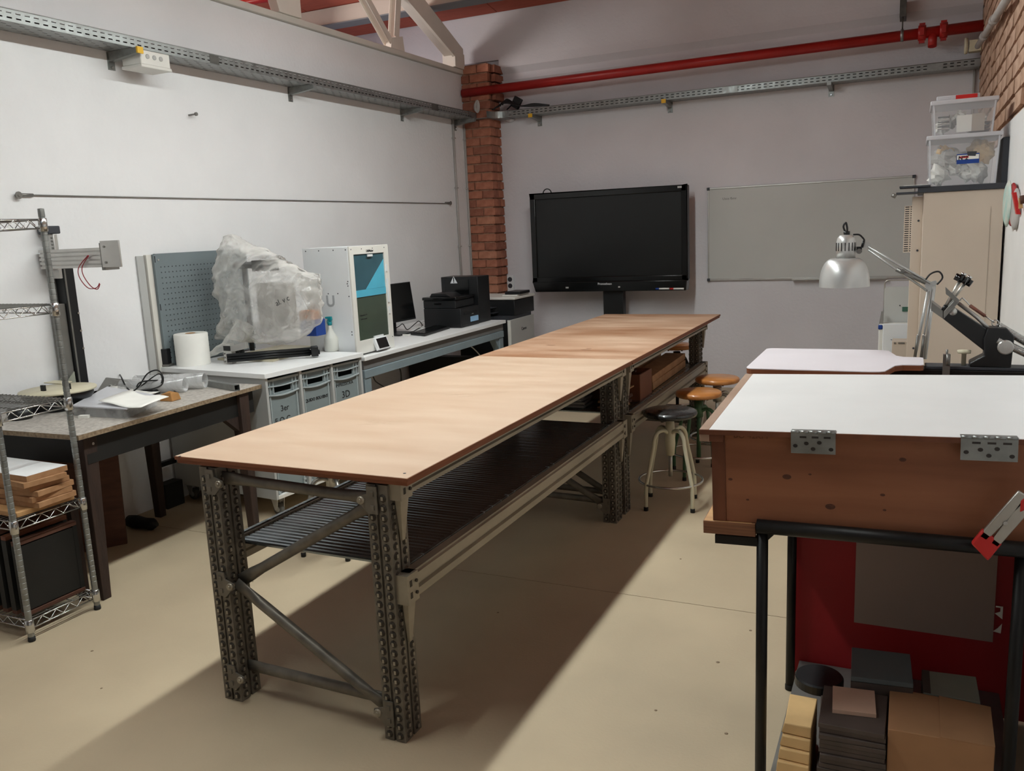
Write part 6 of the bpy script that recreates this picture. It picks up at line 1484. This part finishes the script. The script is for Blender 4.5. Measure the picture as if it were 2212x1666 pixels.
for i in range(5): wad(s2, (ux0+.05+.045*i, yb0+.12, uz0+.05+.02*(i % 3)), (.035, .04, .035), ('paper', 'paper_grey')[i % 2], i*5.3+2)
MB().box(ux0+.12, ux0+.19, yb0+.03, yb0+.034, uz0+.01, uz0+.095).build('drawing_card', 'paper', s2); MB().box(ux0+.19, ux0+.25, yb0+.032, yb0+.036, uz0+.01, uz0+.098).build('grey_card', 'beige_dark', s2)
for i in range(6): MB().box(ux0+.03, ux0+.085, yb0+.035, yb0+.06, uz0+.03+i*.012, uz0+.037+i*.012).build('booklet', 'dark_grey' if i % 2 else 'paper_grey', s2)
for i in range(3): MB().box(ux1-.12, ux1-.025, yb0+.04, yb0+.2, uz0+.012+i*.018, uz0+.02+i*.018).build('brown_sheet', 'brown_board', s2)
one('dark_folder', MB().box(bx1+.012, .428, CBY+.05, CBY+.4, cz1+.019, bz1-.01), 'dark_grey', 'dark folder standing upright right of the lower clear box', 'folder', loc=(bx1+.02, CBY+.2, cz1+.019))
# white boards leaning flat along the right wall, plates and tapes hanging there
one('white_board', MB().box(.424, .436, 2.95, 5.80, .05, 2.09), 'laminate_white', 'large white board standing flat along the right wall below the bricks', 'board', loc=(.43, 4.4, .05))
pl1 = thing('hanging_plate', 'round mint and grey plate hanging beside the cabinet top corner', 'plate', (.36, 4.6, 1.5))
PY = 4.75
def disc(c, r, m, nm, par, t=.008, tilt=0):
    mb = MB().lathe([(.001, -t), (r*.8, -t), (r, 0), (r, .003), (r*.8, -t+.004), (.001, -t+.004)], (0, 0, 0), 32, 'x'); o = mb.build(nm, m, par, world=False); o.location = V(c)-par.location; o.rotation_euler = (0, 0, tilt); return o
c_ = at(2176, 440, 'y', PY); disc(c_, .11, 'mint', 'plate_disc', pl1, tilt=.05)
pl2 = thing('hanging_plate', 'round dark red plate hanging right of the mint one', 'plate', (.38, 4.55, 1.5)); c_ = at(2186, 442, 'y', 4.68); disc(c_, .10, 'red_sheet', 'plate_disc', pl2, tilt=.1)
pl3 = thing('hanging_plate', 'thin greyish plate hanging lowest between the red ones', 'plate', (.39, 4.5, 1.5)); c_ = at(2193, 452, 'y', 4.6); disc(c_, .095, 'paper_grey', 'plate_disc', pl3, tilt=.1)
rb = thing('red_pennant', 'bright red folded cloth hanging on the white panel', 'cloth', at(2196, 440, 'y', 4.45))
MB().prism([at(a_, b_, 'y', 4.45) for a_, b_ in ((2187, 416), (2196, 415), (2200, 440), (2205, 463), (2196, 463), (2192, 440))], (0, .05, 0)).build('cloth', 'red_plastic', rb)
ym = thing('wooden_tag', 'small pale wooden tag and brown figure hanging at the far right edge', 'tag', at(2206, 440, 'y', 4.35))
MB().prism([at(a_, b_, 'y', 4.35) for a_, b_ in ((2201, 428), (2208, 425), (2210, 450), (2201, 451))], (0, .02, 0)).build('tag_body', 'wood_light', ym); MB().tube([at(2209, 422, 'y', 4.35), at(2211, 440, 'y', 4.35)], .012, 8).build('brown_loop', 'brown_board', ym)
# ---- white bins behind the cabinet
KY = 6.4
fc = thing('flip_board', 'grey board with rounded corners and metal rim standing behind the cabinet', 'board', (-.1, KY+.12, 0))
def rr_(x0, x1, z0, z1, r, y):
    out = []
    for cx_, cz_, a0 in ((x1-r, z1-r, 0), (x0+r, z1-r, PI/2), (x0+r, z0+r, PI), (x1-r, z0+r, 1.5*PI)):
        out += [V((cx_+r*math.cos(a0+PI/2*k/5), y, cz_+r*math.sin(a0+PI/2*k/5))) for k in range(6)]
    return out
a = at(1911, 620, 'y', KY+.12); b = at(1972, 700, 'y', KY+.12); tp_ = at(1911, 606, 'y', KY+.12)
MB().prism(rr_(a.x, a.x+.32, .05, a.z, .02, KY+.12), (0, .02, 0)).build('board_face', 'board_white', fc)
MB().tube(rr_(a.x, a.x+.32, .05, tp_.z, .025, KY+.13), .005, 6, close=True).build('rim', 'matte_chrome', fc)
g1, g2 = at(1949, 663, 'y', KY+.118), at(1970, 673, 'y', KY+.118); MB().box(g1.x, g2.x, KY+.115, KY+.119, g2.z, g1.z).build('green_card', 'green_card', fc)
q = at(1944, 660, 'y', KY+.118); MB().lathe([(.004, -.003), (.004, 0)], (q.x, KY+.119, q.z), 8, 'y').build('pin', 'black_plastic', fc)
wbn = thing('white_bin', 'white plastic waste bin with blue corner standing behind the cabinet', 'bin', (-.11, KY, 0))
a = at(1898, 712, 'y', KY); b = at(1966, 700, 'y', KY)
MB().box(a.x, -.005, KY-.02, KY+.09, .02, b.z).build('bin_body', 'cab_white', wbn, bev=.008)
MB().box(a.x+.028, -.0, KY-.028, KY-.02, .02, b.z+.004).build('front_face', 'plastic_white', wbn, bev=.004)
MB().box(a.x-.003, a.x+.026, KY-.026, KY+.02, a.z+.003, a.z+.035).build('corner_piece', 'blue', wbn, bev=.006)
MB().hexa([(a.x+.0, KY+.0, a.z+.036), (a.x+.026, KY, a.z+.036), (a.x+.026, KY+.05, a.z+.036), (a.x, KY+.05, a.z+.036)], [(a.x+.012, KY+.04, a.z+.12), (a.x+.028, KY+.04, a.z+.12), (a.x+.028, KY+.06, a.z+.12), (a.x+.012, KY+.06, a.z+.12)]).build('handle_post', 'alu_dark', wbn)
for i in range(4): q = at(1925+i*8, 734, 'y', KY-.029); MB().box(q.x-.003, q.x+.003, KY-.030, KY-.028, q.z-.002, q.z+.002).build('mark', 'dark_grey', wbn)
lf = thing('paper_box', 'cream cardboard file box in front of the white bin', 'box', (-.08, KY-.2, 0))
a = at(1927, 737, 'y', KY-.2); b = at(1971, 737, 'y', KY-.2)
MB().box(a.x, b.x-.006, KY-.2, KY-.06, .02, a.z).build('file_box', 'cream_paint', lf, bev=.002); lf.children[0].data.materials[0] = M['beige_panel']
for i, wd in enumerate((.012, .04, .012)): q = at((1931, 1940, 1958)[i], 741, 'y', KY-.201); MB().box(q.x, q.x+wd, KY-.203, KY-.2, q.z-.006, q.z+.004).build('print_mark', 'alu_dark', lf)
